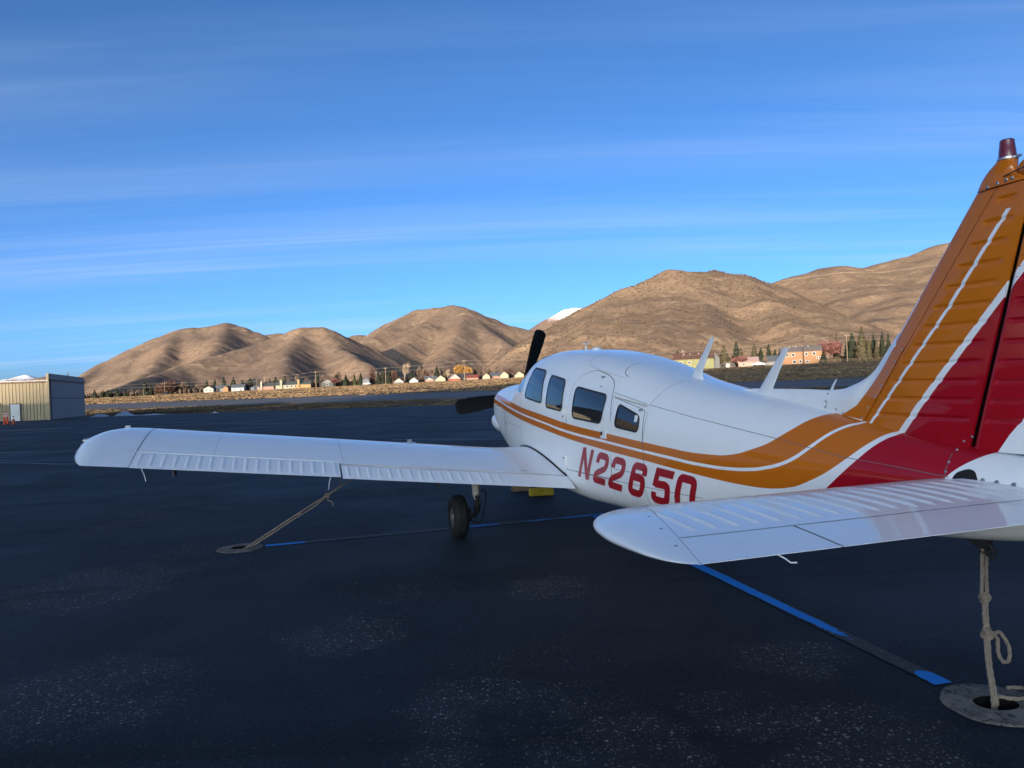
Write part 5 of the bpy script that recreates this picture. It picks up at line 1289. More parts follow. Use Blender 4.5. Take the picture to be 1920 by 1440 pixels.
cone(-42.65, 63.4, .72, .17, .04, .38, [(.62, .86)], M['cone_old'], 'short faded orange cone with a white collar')
def trolley():
    e = empty('tow_cart', 'dark hand cart standing at the left end of the cones', 'cart', (-43.15, 62.0, float(zg(-43.15, 62.0))))
    mb = MB(); mb.tube([(-.3, 0, .2), (.15, 0, .25), (-.1, .0, 1.0), (-.25, 0, 1.25)], .035, 8); mb.tube([(-.3, -.2, .2), (-.3, .2, .2)], .03, 8); mb.build('handle', M['dark_metal'], e, True)
    for s in (-1, 1):
        mb = MB(); mb.lathe([(.06, -.04), (.16, -.05), (.18, 0), (.16, .05), (.06, .04)], (-.3, s * .26, .18), 16, 1); mb.build('wheel', M['rubber'], e, True)
    mb = MB(); mb.box((-.05, 0, .24), (.6, .36, .06)); mb.build('deck', M['dark_metal'], e)
trolley()
# ------------------------------------------------------------------ hangar
M['tan_metal'] = material('tan_painted_metal', (0.345, 0.28, 0.165), .5, var=.08, vscale=.5); M['grey_door'] = material('grey_hangar_door', (0.21, 0.23, 0.235), .6, var=.06, vscale=.4)
M['trim_dark'] = material('dark_trim', (.045, .045, .05), .6); M['white_trim'] = material('white_trim', (.72, .71, .68), .5, var=.06); M['roofmetal'] = material('pale_roof_metal', (.55, .54, .51), .5, var=.1)
def hangar():
    c = np.array([-57.3, 91.8]); ux = np.array([22., 8.]) / 23.41; uy = np.array([-8., 22.]) / 23.41   # ux: along the front to the right, uy: away
    zb = float(zg(c[0], c[1])) - .02; yaw = math.atan2(ux[1], ux[0])
    e = empty('hangar', 'tan ribbed metal hangar with a grey folding door, lit along its upper wall', 'hangar', (c[0], c[1], zb), yaw)
    Hh, HE, Wd, Dp = 5.75, 4.85, 26.0, 21.5
    # local frame: x along the front towards the right (0 at the corner), y away
    def ribbed(name, x0, x1, z0, z1, pitch):
        V = []; F = []; x = x0; k = 0; prof = [(0, 0), (.10 * pitch, 0), (.16 * pitch, .045), (.30 * pitch, .045), (.36 * pitch, 0)]
        xs = []
        while x < x1:
            for a, b in prof: xs.append((x + a, b))
            x += pitch
        xs.append((x1, 0))
        for a, b in xs: V += [(a, -b, z0), (a, -b, z1)]
        F = [(2 * i, 2 * i + 2, 2 * i + 3, 2 * i + 1) for i in range(len(xs) - 1)]
        return link(name, mesh(name, V, F, False), M['tan_metal'], e)
    for k in range(int(Wd / .36)):                        # each wall sheet is a piece of its own
        x1 = -.36 * k
        if k == 0:
            pv = [(0, 0, 0), (-.04, 0, 0), (-.07, -.05, 0), (-.13, -.05, 0), (-.16, 0, 0), (-.36, 0, 0)]
            V = [(a, b, .02) for a, b, _ in pv] + [(a, b, HE) for a, b, _ in pv]; F = [(i + 1, i, 6 + i, 7 + i) for i in range(5)]
            wp = mesh('wall_panel', V, F, False)
        o = link('wall_panel', wp, M['tan_metal'], e); o.location = (x1 - .12, 0, 0)
    mb = MB(); mb.box((-Wd / 2, .2 + Dp / 2, HE / 2), (Wd - .3, Dp - .3, HE - .2)); mb.build('wall', M['tan_metal'], e)
    # raised end with the door: parapet post, side face
    mb = MB(); mb.box((-.02, .25, Hh / 2), (.28, .9, Hh)); mb.build('corner_post', M['tan_metal'], e)
    mb = MB(); mb.box((.06, Dp / 2, Hh - .35), (.24, Dp, .72)); mb.build('parapet', M['grey_door'], e)
    mb = MB(); mb.box((.22, Dp / 2, Hh - .78), (.16, Dp - .3, .14)); mb.build('door_track', M['trim_dark'], e)
    for z0, z1 in ((.05, 2.62), (2.72, 4.98)):
        mb = MB(); mb.box((.12, Dp / 2 + .3, (z0 + z1) / 2), (.14, Dp - .9, z1 - z0)); mb.build('door_leaf', M['grey_door'], e)
    mb = MB(); mb.box((.10, Dp / 2 + .3, 2.67), (.10, Dp - .9, .12)); mb.build('door_seal', M['trim_dark'], e)
    mb = MB(); mb.box((.14, .55, Hh / 2 - .3), (.10, .14, Hh - .7)); mb.build('door_jamb', M['trim_dark'], e)
    mb = MB(); mb.add([(-Wd, -.25, HE + .02), (0, -.25, HE + .10), (0, Dp, HE + .6), (-Wd, Dp, HE + .5), (-Wd, -.25, HE - .10), (0, -.25, HE - .02), (0, Dp, HE + .5), (-Wd, Dp, HE + .4)], [(0, 1, 2, 3), (4, 7, 6, 5), (0, 4, 5, 1), (1, 5, 6, 2), (2, 6, 7, 3), (3, 7, 4, 0)]); mb.build('roof', M['roofmetal'], e)
    mb = MB(); mb.box((-Wd / 2, -.10, HE - .16), (Wd, .10, .08)); mb.build('eave_trim', material('rust_brown_trim', (.10, .035, .02), .6), e)
    xd = -3.55
    d = MB(); d.box((xd, -.10, 1.06), (.98, .06, 2.08)); dr_ = d.build('door', M['white_trim'], e)
    f = MB(); f.box((xd - .54, -.085, 1.08), (.08, .10, 2.16)); f.box((xd + .54, -.085, 1.08), (.08, .10, 2.16)); f.box((xd, -.085, 2.16), (1.16, .10, .08)); f.build('door_frame', M['trim_dark'], e)
    k = MB(); k.tube([(xd + .40, -.12, 1.0), (xd + .40, -.19, 1.0)], .03, 8); k.build('handle', M['dark_metal'], dr_)
    lb = MB(); lb.box((-5.55, -.22, 2.15), (.5, .4, .42), 0, .9); lb.build('wall_lamp', M['grey_door'], e)
    v = MB(); v.tube([(-.1, 11.5, Hh), (-.1, 11.5, Hh + .35)], .05, 6); v.tube([(-.1, 12.2, Hh), (-.1, 12.2, Hh + .6)], .03, 6); v.build('roof_vent', M['dark_metal'], e)
    return e
hangar()
def neighbour():
    c = np.array([-63.5, 57.5]); yaw = math.atan2(8, 22) + R(2); zb = float(zg(*c)) - .05
    e = empty('hangar', 'plain tan hangar standing out of frame whose shadow falls on the lit hangar', 'hangar', (c[0], c[1], zb), yaw)
    mb = MB(); mb.box((-22, -9, 2.7), (44, 18, 5.4)); mb.build('wall', M['tan_metal'], e)
    mb = MB(); mb.add([(.3, .3, 5.35), (.3, -18.3, 5.35), (.3, -9, 7.2), (-44.3, .3, 5.35), (-44.3, -18.3, 5.35), (-44.3, -9, 7.2)], [(0, 1, 2), (3, 5, 4), (0, 2, 5, 3), (1, 4, 5, 2), (0, 3, 4, 1)]); mb.build('roof', M['roofmetal'], e)
    for k in (-8, -22, -36):
        mb = MB(); mb.box((k, .06, 2.2), (11, .16, 4.4)); mb.build('hangar_door', M['grey_door'], e)
neighbour()
sl = MB(); xx, yy = np.meshgrid(np.linspace(-62, -52, 12), np.linspace(88, 113, 12), indexing='ij')
# concrete strip along the foot of the hangar door
P = np.array([(-56.4, 89.5), (-56.6, 92.2), (-60.5, 103.0), (-64.3, 113.2)]); Q, F = ribbon_pts(dense(P, 1.0, False), 1.1, False)
link('kerb', mesh('kerb', np.stack([Q[:, 0], Q[:, 1], zg(Q[:, 0], Q[:, 1]) + .012], 1), F), M['concrete'], None, 'structure', 'pale concrete strip along the foot of the hangar door')
M['snow'] = material('old_snow', (.46, .49, .54), .85, var=.25, vscale=1.2, bump=.6, bscale=3)
def snow_heap(x, y, rx, ry, h, label, seed):
    n, m = 24, 30; V = []
    for i in range(n):
        f = i / (n - 1)
        for j in range(m):
            a = 2 * math.pi * j / m; px_, py_ = x + rx * f * math.cos(a), y + ry * f * math.sin(a)
            nz = fbm(np.array([px_ * .9]), np.array([py_ * .9]), 5, seed, True)[0]
            V.append((px_, py_, float(zg(px_, py_)) - .03 + h * (1 - f) ** .7 * np.clip(2.6 * nz - .75, .12, 1.4) + .10 * (1 - f)))
    o = link('snow_heap', mesh('snow_heap', V, grid_faces(n, m, True)), M['snow'], None); tag(o, label, 'snow', 'heaps of old snow by the hangar')
snow_heap(-65.6, 118.0, 1.5, 1.3, .40, 'lower heap of old grey snow at the hangar corner', 3)
snow_heap(-61.2, 117.2, 1.7, 1.2, .55, 'taller jagged heap of old snow next to the first', 4)
snow_heap(-56.5, 115.6, 3.6, .8, .12, 'long thin tongue of snow trailing away from the heaps', 5)
snow_heap(-44.8, 111.8, .6, .35, .08, 'small lone patch of snow on the dark verge', 6)
# ------------------------------------------------------------------ the houses along the road
hm = {}
def hmat(n, c, r=.75, v=.12):
    if n not in hm: hm[n] = material(n, c, r, spec=.2, var=v, vscale=.6)
    return hm[n]
M['pane'] = material('window_pane', (.03, .04, .05), .08, spec=.6)
def house(label, x, y, w, d, h, rh, wall, roof, yaw=0.0, ridge='x', wins=(), chim=None, trim=True, gable=None, group='houses along the road', sink=0.0, over=.35, cat='house', door=None):
    """ridge 'x': ridge runs along the front; 'y': the gable faces the camera"""
    e = empty('house', label, cat, (x, y, float(zg(x, y)) - sink), yaw, group)
    wl_ = MB(); wl_.box((0, 0, h / 2), (w, d, h)); wl_.build('wall', wall, e)
    a, b = w / 2, d / 2; rf = MB(); t = .16
    if ridge == 'y':
        g_ = MB(); g_.add([(-a, -b, h), (a, -b, h), (0, -b, h + rh), (-a, b, h), (a, b, h), (0, b, h + rh)], [(0, 1, 2), (3, 5, 4), (0, 3, 4, 1)]); g_.build('gable', gable or wall, e)
        o = over; sl_ = rh / a
        for s in (-1, 1):
            rf.add([(0, -b - o, h + rh + t), (s * (a + o), -b - o, h - o * sl_ + t), (s * (a + o), b + o, h - o * sl_ + t), (0, b + o, h + rh + t), (0, -b - o, h + rh + .02), (s * (a + o), -b - o, h - o * sl_ + .02), (s * (a + o), b + o, h - o * sl_ + .02), (0, b + o, h + rh + .02)], [(0, 1, 2, 3), (4, 7, 6, 5), (0, 4, 5, 1), (1, 5, 6, 2), (2, 6, 7, 3)])
    else:
        g_ = MB(); g_.add([(-a, -b, h), (-a, b, h), (-a, 0, h + rh), (a, -b, h), (a, b, h), (a, 0, h + rh)], [(0, 2, 1), (3, 4, 5)]); g_.build('gable', gable or wall, e)
        o = over; sl_ = rh / b
        for s in (-1, 1):
            rf.add([(-a - o, 0, h + rh + t), (-a - o, s * (b + o), h - o * sl_ + t), (a + o, s * (b + o), h - o * sl_ + t), (a + o, 0, h + rh + t), (-a - o, 0, h + rh + .02), (-a - o, s * (b + o), h - o * sl_ + .02), (a + o, s * (b + o), h - o * sl_ + .02), (a + o, 0, h + rh + .02)], [(0, 1, 2, 3), (4, 7, 6, 5), (0, 4, 5, 1), (1, 5, 6, 2), (2, 6, 7, 3)])
    r_ = rf.build('roof', roof, e)
    for wx, wz, ww, wh in wins:
        f = MB(); f.box((wx, -b - .03, wz), (ww + .3, .10, wh + .3)); fo = f.build('window', hmat('window_trim', (.55, .53, .50)), e)
        p = MB(); p.box((wx, -b - .09, wz), (ww, .04, wh)); p.build('pane', M['pane'], fo)
    if door:
        p = MB(); p.box((door[0], -b - .05, door[2] / 2), (door[1], .08, door[2])); p.build('door', door[3], e)
    if chim:
        c = MB(); c.box((chim[0], chim[1], (h + rh + chim[4]) / 2), (chim[2], chim[3], h + rh + chim[4])); c.build('chimney', chim[5], e)
    return e
dk = hmat('dark_roof', (.055, .056, .060)); bl = hmat('blue_grey_roof', (.10, .115, .13)); br = hmat('brown_roof', (.105, .060, .045)); wh = hmat('white_siding', (.38, .35, .31)); cr = hmat('cream_siding', (.36, .32, .23))
dg = hmat('dark_green_siding', (.075, .085, .08)); pk = hmat('pink_siding', (.30, .18, .14)); og = hmat('orange_siding', (.30, .165, .09)); yl = hmat('yellow_siding', (.30, .21, .10)); gr = hmat('green_cream_siding', (.28, .28, .20)); gy = hmat('grey_siding', (.20, .20, .20)); lg = hmat('light_grey_siding', (.42, .42, .40))
house('white barn-like house with a pale gable, nearest the hangar', -188.1, 462.9, 5.8, 8, 2.3, 1.6, wh, dk, R(8), 'y', [(-1.2, 1.4, .8, .8), (1.2, 1.4, .8, .8)])
house('low dark grey house between the white barn and the small orange gable', -182.8, 468.5, 7.2, 7, 2.4, 1.9, gy, bl, R(8), 'x')
house('small orange gabled shed right of the white barn', -176.5, 458.9, 2.9, 4, 2.5, 1.0, og, dk, R(8), 'y')
house('low house with pale end wall and dark roof behind the parked white car', -170.0, 462.5, 7.5, 7, 2.3, 1.9, lg, bl, R(8), 'x', [(-2, 1.3, 1, .9)])
house('dark blue-grey house with a wide low gable', -153.6, 449.2, 8.2, 8, 1.7, 1.8, hmat('navy_siding', (.05, .06, .085)), dk, R(12), 'y', [(-2.6, 1.0, 1.2, .8), (2.2, 1.0, 1.6, .8)])
house('pink-walled house with a tall cream chimney', -147.6, 447.0, 9.5, 8, 2.1, 1.9, pk, dg, R(10), 'x', [(-3.2, 1.2, 1.2, .9)], (-2.4, -4.3, .9, .7, .9, cr))
house('pale greenish house with a stepped cream chimney', -133.4, 440.0, 11.5, 8, 2.3, 1.9, gr, dg, R(10), 'x', [(.8, 1.3, 1.1, 1.0), (3.2, 1.3, 1.1, 1.0)], (-2.6, -4.3, 1.2, .8, 1.0, gr))
house('yellow-orange house with a yellow chimney', -122.6, 436.0, 9.4, 8, 2.3, 1.9, yl, dg, R(10), 'x', [(-3.8, 1.3, .8, 1.0)], (-2.1, -4.3, 1.2, .8, .9, yl))
house('dark house with a broad grey gable behind the pair of poles', -105.8, 427.9, 6.6, 8, 2.4, 1.9, dg, dk, R(8), 'y', [(0, 1.4, 1.2, 1)], gable=gy)
house('dusky blue gabled house among the bare trees behind the parked trailer', -83.1, 424.5, 4.0, 8, 3.0, 1.3, hmat('dusk_siding', (.12, .125, .14)), dk, R(8), 'y', [(0, 2.0, .9, .9)])
house('white low house with an A-shaped white gable', -61.2, 403.7, 5.4, 8, .9, 1.9, gy, dk, R(5), 'y', gable=wh, sink=.1)
house('grey low-gabled garage right of the A-shaped gable', -53.0, 402.4, 4.6, 7, 1.0, 1.7, lg, bl, R(5), 'y', gable=lg)
house('tiny low house with a pale gable and wide eaves', -44.4, 400.5, 4.2, 7, 1.0, 1.3, pk, br, R(5), 'y', gable=wh)
house('cream house with a wide plain gable beside the big conifer', -37.6, 392.8, 4.9, 8, 1.3, 1.8, cr, dk, R(5), 'y')
house('dark-roofed house behind the wide cream gable', -43.6, 401.0, 6.2, 7, 1.4, 1.8, gy, bl, R(5), 'x')
house('red and white house with a steep gable below the golden willow', -30.2, 389.4, 5.4, 7, 1.0, 2.3, hmat('red_siding', (.40, .10, .07)), wh, R(12), 'y', gable=wh)
house('dark-roofed house beneath the golden willow', -25.0, 393.5, 8.0, 7, 1.6, 2.0, dg, dk, R(5), 'x')
house('low red-roofed house right of the willow', -20.6, 388.6, 6.0, 7, 1.1, 1.5, pk, hmat('red_roof', (.22, .07, .055)), R(5), 'x')
house('small cream house with a pointed gable left of the nose', -13.2, 382.9, 3.7, 7, 1.4, 1.6, cr, dk, R(3), 'y')
house('grey-roofed house with pink wall between two cream gables', -8.3, 386.9, 5.5, 7, 1.5, 1.6, pk, bl, R(3), 'x')
house('larger cream house with a wide gable nearest the nose of the aircraft', -4.0, 378.8, 4.3, 8, 1.5, 1.9, cr, dk, R(3), 'y')
house('cream house with a slanted gable half hidden by the cabin', 3.6, 376.4, 4.6, 8, 1.3, 1.7, cr, dk, R(3), 'y')
yt_ = R(-24)
def green_house():
    e = house('lime green two storey apartment house with a brown roof', 83.6, 340.0, 17.5, 9, 4.6, 2.9, hmat('lime_siding', (.19, .20, .095)), br, R(-14), 'x', [(-5.6, 2.9, 1.1, 1.1), (-2.0, 2.9, 1.1, 1.1), (5.2, 2.9, 1.1, 1.1), (-5.6, .8, 1.1, 1.0), (-2.0, .8, 1.1, 1.0)], gable=hmat('slate_siding', (.13, .14, .145)))
    for k in (-4.2, -1.6, 2.2):
        m_ = MB(); m_.tube([(k, -1.4, 6.2), (k, -1.4, 7.2)], .14, 8); m_.build('roof_vent', hmat('window_trim', (.55, .53, .50)), e)
green_house()
house('dark slate gabled house adjoining the lime green house', 93.8, 341.5, 3.6, 8, 4.2, 2.6, hmat('slate_siding', (.13, .14, .145)), hmat('slate_siding', (.13, .14, .145)), R(-14), 'y')
house('low house with a snowy pinkish roof behind the white pickup', 106.6, 334.5, 8.5, 9, 1.9, 2.2, hmat('tan_siding', (.34, .25, .19)), hmat('frosted_pink_roof', (.40, .28, .25)), R(-16), 'x', [(-2, 1.0, 1, .8)])
house('grey-roofed bungalow right of the pinkish roof', 115.6, 337.0, 9.5, 9, 1.8, 2.5, gy, bl, R(-16), 'x')
def orange_block():
    W_ = 16.5
    wins = [(-5.6, 3.9, 1.0, 1.1), (-3.2, 3.9, 1.0, 1.1), (2.1, 4.0, .9, 1.1), (5.2, 4.1, 1.0, 1.1), (-2.8, .9, 1.2, 1.1), (-.4, 1.0, .9, 1.1), (2.4, .8, 1.0, .8), (6.4, 2.3, .5, .7), (7.2, 2.3, .5, .7)]
    e = house('long two storey orange apartment block with a grey roof', 125.6, 322.5, W_, 9, 5.3, 2.3, og, hmat('brown_grey_roof', (.15, .13, .12)), R(-17), 'x', wins)
    for k in (-4.5, -1.8, .8, 3.2):
        m_ = MB(); m_.tube([(k, -.9, 6.8), (k, -.9, 7.9)], .13, 8); m_.build('roof_vent', hmat('window_trim', (.55, .53, .50)), e)
orange_block()
def tent():
    e = empty('dome_shelter', 'round-topped white canvas shelter below the dark spruces', 'shelter', (96.6, 331.8, float(zg(96.6, 331.8))), R(-15))
    t = np.linspace(0, np.pi, 15); V = []
    for k, y in enumerate((-3.5, -3.4, 3.4, 3.5)):
        s = .96 if k in (0, 3) else 1; V += [(3.3 * s * math.cos(a), y, 2.5 * s * math.sin(a) ** .8) for a in t]
    F = grid_faces(4, 15).tolist() + [list(range(15)), list(range(45, 60))]
    link('canvas', mesh('canvas', V, F, True), hmat('white_canvas', (.50, .44, .38)), e)
    m_ = MB(); m_.box((0, -3.53, .8), (1.6, .05, 1.6)); m_.build('door', hmat('canvas_door', (.50, .42, .36)), e)
    for s in (-1.7, 1.7):
        m_ = MB(); m_.box((s, -3.53, 1.0), (.6, .05, .5)); m_.build('window', M['pane'], e)
tent()
# ------------------------------------------------------------------ vehicles on the road
def vehicle(label, x, y, yaw, col, kind, group='vehicles on the far road'):
    e = empty('parked_' + kind, label, kind, (x, y, float(zg(x, y))), yaw, group); body = material(kind + '_paint', col, .35, coat=.6)
    Lh, Wh = (2.65, .95) if kind == 'pickup' else (2.25, .9)
    prof = [(-Lh, .45), (-Lh, .95), (-Lh + .1, 1.05), (-.9, 1.08), (-.55, 1.62), (.75, 1.66), (1.15, 1.10), (Lh - .1, 1.02), (Lh, .9), (Lh, .45)] if kind == 'pickup' else [(-Lh, .4), (-Lh, .85), (-1.5, .95), (-.8, 1.42), (.7, 1.45), (1.7, .98), (Lh, .9), (Lh, .4)]
    if kind == 'pickup': prof = [(-a, b) for a, b in prof][::-1]
    n = len(prof); V = [(a, -Wh * (1 if b < 1.1 else .82), b) for a, b in prof] + [(a, Wh * (1 if b < 1.1 else .82), b) for a, b in prof]
    F = [list(range(n)), list(range(n, 2 * n))[::-1]] + [(i, i + n, (i + 1) % n + n, (i + 1) % n) for i in range(n)]
    o = link('body', mesh('body', V, F, False), body, e); b_ = o.modifiers.new('bevel', 'BEVEL'); b_.width = .06; b_.segments = 2
    for s in (-1, 1):
        w_ = MB(); w_.box((0 if kind == 'pickup' else -.1, s * (Wh * .92), 1.30), (1.25, .10, .34), 0, .85); w_.build('window', M['pane'], e)
        for X in (-Lh * .62, Lh * .62):
            t_ = MB(); t_.lathe([(.08, -.1), (.24, -.11), (.34, -.07), (.34, .07), (.24, .11), (.08, .1), (.001, .08)], (X, s * (Wh - .08), .34), 16, 1); t_.build('wheel', M['rubber'], e, True)
    for s in (-.6, .6):
        h_ = MB(); h_.box((Lh - .02, s, .75), (.06, .28, .16)); h_.build('headlight', hm['window_trim'], e)
vehicle('white pickup truck parked before the grey-roofed bungalow', 108.6, 326.5, R(165), (.75, .74, .72), 'pickup')
vehicle('white car parked by the dark-roofed house', -166.0, 450.5, R(-25), (.75, .75, .74), 'car')
vehicle('black car on the road near the hangar', -218.2, 467.7, R(-24), (.012, .012, .014), 'car')
vehicle('small white trailer car parked before the dusky blue house', -80.5, 413.5, R(-20), (.7, .7, .7), 'car')
# ------------------------------------------------------------------ utility poles and wires
M['polewood'] = material('weathered_pole_wood', (.30, .22, .15), .9, var=.25, vscale=.8); M['darkpole'] = material('dark_pole', (.07, .06, .055), .8)
M['wire'] = material('overhead_wire', (.30, .27, .23), .5)
PT = [(-218.8, 468.0, 9.5, 'thin pole beside the black car', 0), (-185.2, 455.1, 7.2, 'short pole before the white barn-like house', 0), (-180.7, 455.2, 8.2, 'lamp pole right of the white barn-like house', 0), (-234.9, 473.1, 5.0, 'lowest pole, alone on the verge left of the black car', 0),
      (-151.7, 442.2, 7.4, 'thin pole before the dark blue-grey house', 0), (-148.0, 444.9, 8.0, 'pole behind the tall cream chimney', 1), (-111.9, 424.3, 9.4, 'left pole of the pair by the broad grey gable', 1), (-110.6, 428.1, 8.4, 'right pole of the pair by the broad grey gable', 0),
      (-68.7, 404.9, 9.2, 'tan pole in front of the dense conifer clump', 1), (-42.0, 395.0, 4.6, 'short white post left of the wide cream gable', 0), (-24.4, 384.9, 10.6, 'tall pale pole in front of the golden willow', 1), (-20.8, 393.2, 9.0, 'dark pole right of the golden willow', 2),
      (78.4, 338.7, 8.6, 'white-topped pole before the lime green house', 1), (123.6, 313.9, 10.5, 'dark pole in front of the orange apartment block', 2), (139.8, 308.9, 11.4, 'tall pale pole right of the orange apartment block', 1)]
poles = []
for x, y, h, lab, kind in PT:
    z = float(zg(x, y)); e = empty('utility_pole', 'wooden utility ' + lab if 'pole' in lab else lab, 'utility pole', (x, y, z), R(-24), 'poles along the far road')
    m_ = MB(); r = .16 if kind else .10; m_.tube([(0, 0, -.2), (0, 0, h * .5), (0, 0, h)], [r, r * .85, r * .65], 8); m_.build('post', M['darkpole'] if kind == 2 else M['polewood'], e, True)
    if kind:
        m_ = MB(); m_.box((0, 0, h - .7), (1.9, .12, .14)); m_.build('crossarm', M['darkpole'] if kind == 2 else M['polewood'], e)
        for k in (-.8, .8):
            i_ = MB(); i_.lathe([(.001, .22), (.05, .2), (.06, .08), (.03, 0)], (k, 0, h - .63), 8); i_.build('insulator', M['reflect'], e, True)
    if kind == 1: poles.append((x, y, z + h))
    if lab.startswith('white-topped') : 
        c_ = MB(); c_.tube([(0, 0, h - .1), (0, 0, h + .25)], .16, 8); c_.build('pole_cap', M['reflect'], e, True)
poles = [(-330, 512, 15.5)] + sorted(poles) + [(215, 280, 17.6)]
for dz, nm in ((-.45, 'upper'), (-2.5, 'lower')):
    m_ = MB()
    for (ax, ay, az), (bx, by, bz) in zip(poles[:-1], poles[1:]):
        t = np.linspace(0, 1, 12); sag = 4 * t * (1 - t) * min(1.6, math.hypot(bx - ax, by - ay) * .008)
        m_.tube(np.stack([ax + (bx - ax) * t, ay + (by - ay) * t, az + (bz - az) * t + dz - sag], 1), .035, 4)
    o = m_.build('overhead_wire', M['wire'], None, True); tag(o, f'{nm} overhead wire strung along the poles beyond the field', 'wire', None)
def fence():
    e = empty('wire_fence', 'post and rail fence along the field edge right of the orange block', 'fence', (0, 0, 0))
    a = np.array([127.6, 311.0]); b = np.array([160.0, 296.4]); n = 15; tops = []
    for k in range(n + 1):
        p = a + (b - a) * k / n; z = float(zg(*p)); m_ = MB(); m_.tube([(p[0], p[1], z - .1), (p[0], p[1], z + (2.0 if k in (7, 11) else 1.25))], .06, 6); m_.build('post', M['polewood'], e, True); tops.append((p[0], p[1], z))
    for hgt in (.45, .8, 1.15):
        m_ = MB(); m_.tube([(x, y, z + hgt) for x, y, z in tops], .035, 4); m_.build('rail', M['polewood'], e, True)
fence()
# small markers beside the taxiway
for x, y, lab in ((-119.0, 246.0, 'yellow taxiway marker post near the hangar side of the field'), (-56, 205.0, 'yellow taxiway marker post in the middle of the field edge'), (-128.5, 214, 'pale taxiway marker post close to the hangar')):
    z = float(zg(x, y)); e = empty('taxiway_marker', lab, 'marker', (x, y, z), 0, 'markers beside the taxiway')
    m_ = MB(); m_.tube([(0, 0, 0), (0, 0, .8)], .05, 6); m_.build('stake', M['darkpole'], e); m_ = MB(); m_.box((0, 0, .72), (.4, .08, .22)); m_.build('board', M['yellow'], e)
# ------------------------------------------------------------------ trees
def leafmat(n, c, v=.35): return material(n, c, .9, spec=.08, var=v, vscale=1.1)
LM = {'c': leafmat('dark_conifer_needles', (.030, .036, .024)), 's': leafmat('olive_spruce_needles', (.078, .068, .040)), 'g': leafmat('green_pine_needles', (.055, .062, .028)), 'b': leafmat('bare_grey_twigs', (.185, .135, .105)), 'a': leafmat('pale_aspen_twigs', (.34, .27, .19)), 'w': leafmat('golden_willow_twigs', (.40, .225, .075)), 'r': leafmat('russet_brush_twigs', (.125, .075, .060)), 'p': leafmat('reddish_twigs', (.20, .095, .085))}
BARK = material('tree_bark', (.10, .075, .055), .95, var=.3, vscale=2); PALE = material('pale_bark', (.36, .31, .24), .9, var=.2, vscale=2)
def conifer(seed, lean=0.0, full=.5):
    g = np.random.default_rng(seed); V = []; F = []
    for k in range(26):
        t = k / 25; z = .07 + .91 * t; r = full * (1 - t) ** .75 * g.uniform(.70, 1.1) + .02; nb_ = int(12 - 6 * t)
        for j in range(nb_):
            a = g.uniform(0, 6.283); rr = r * g.uniform(.55, 1.1); d = np.array([math.cos(a), math.sin(a), 0.0]); s_ = np.array([-d[1], d[0], 0.0])
            for f in (.45, .75, 1.0):
                c = d * rr * f + np.array([0, 0, z - .05 * f - .03 * g.random()]); w_ = (.10 + .16 * full) * (1 - .5 * t) * g.uniform(.7, 1.2) * (1.15 - .4 * f); hh = (.035 + .03 * (1 - t)) * g.uniform(.7, 1.3); n = len(V)
                tl = g.uniform(-.5, .5); u = s_ * w_ + d * w_ * tl
                V += [c - u, c - u * .2 + np.array([0, 0, hh]), c + u, c + u * .1 - np.array([0, 0, hh * 1.3])]; F.append((n, n + 1, n + 2, n + 3))
                n = len(V); V += [c - d * w_ * .8 + np.array([0, 0, hh * .8]), c + s_ * w_ * .4, c + d * w_ * .9 - np.array([0, 0, hh]), c - s_ * w_ * .4 - np.array([0, 0, hh * .4])]; F.append((n, n + 1, n + 2, n + 3))
    V = np.array(V); V[:, 0] += lean * V[:, 2] ** 2
    V = np.concatenate([V, [(0, 0, 1.0), (.02, 0, .9), (-.02, 0, .9)]]); F.append((len(V) - 3, len(V) - 2, len(V) - 1))
    c = mesh('crown', V, F, False); tm = MB(); tm.tube([(0, 0, -.02), (lean * .25, 0, .5), (lean, 0, .97)], [.028, .018, .004], 6)
    return c, mesh('trunk', np.concatenate(tm.v), tm.f)
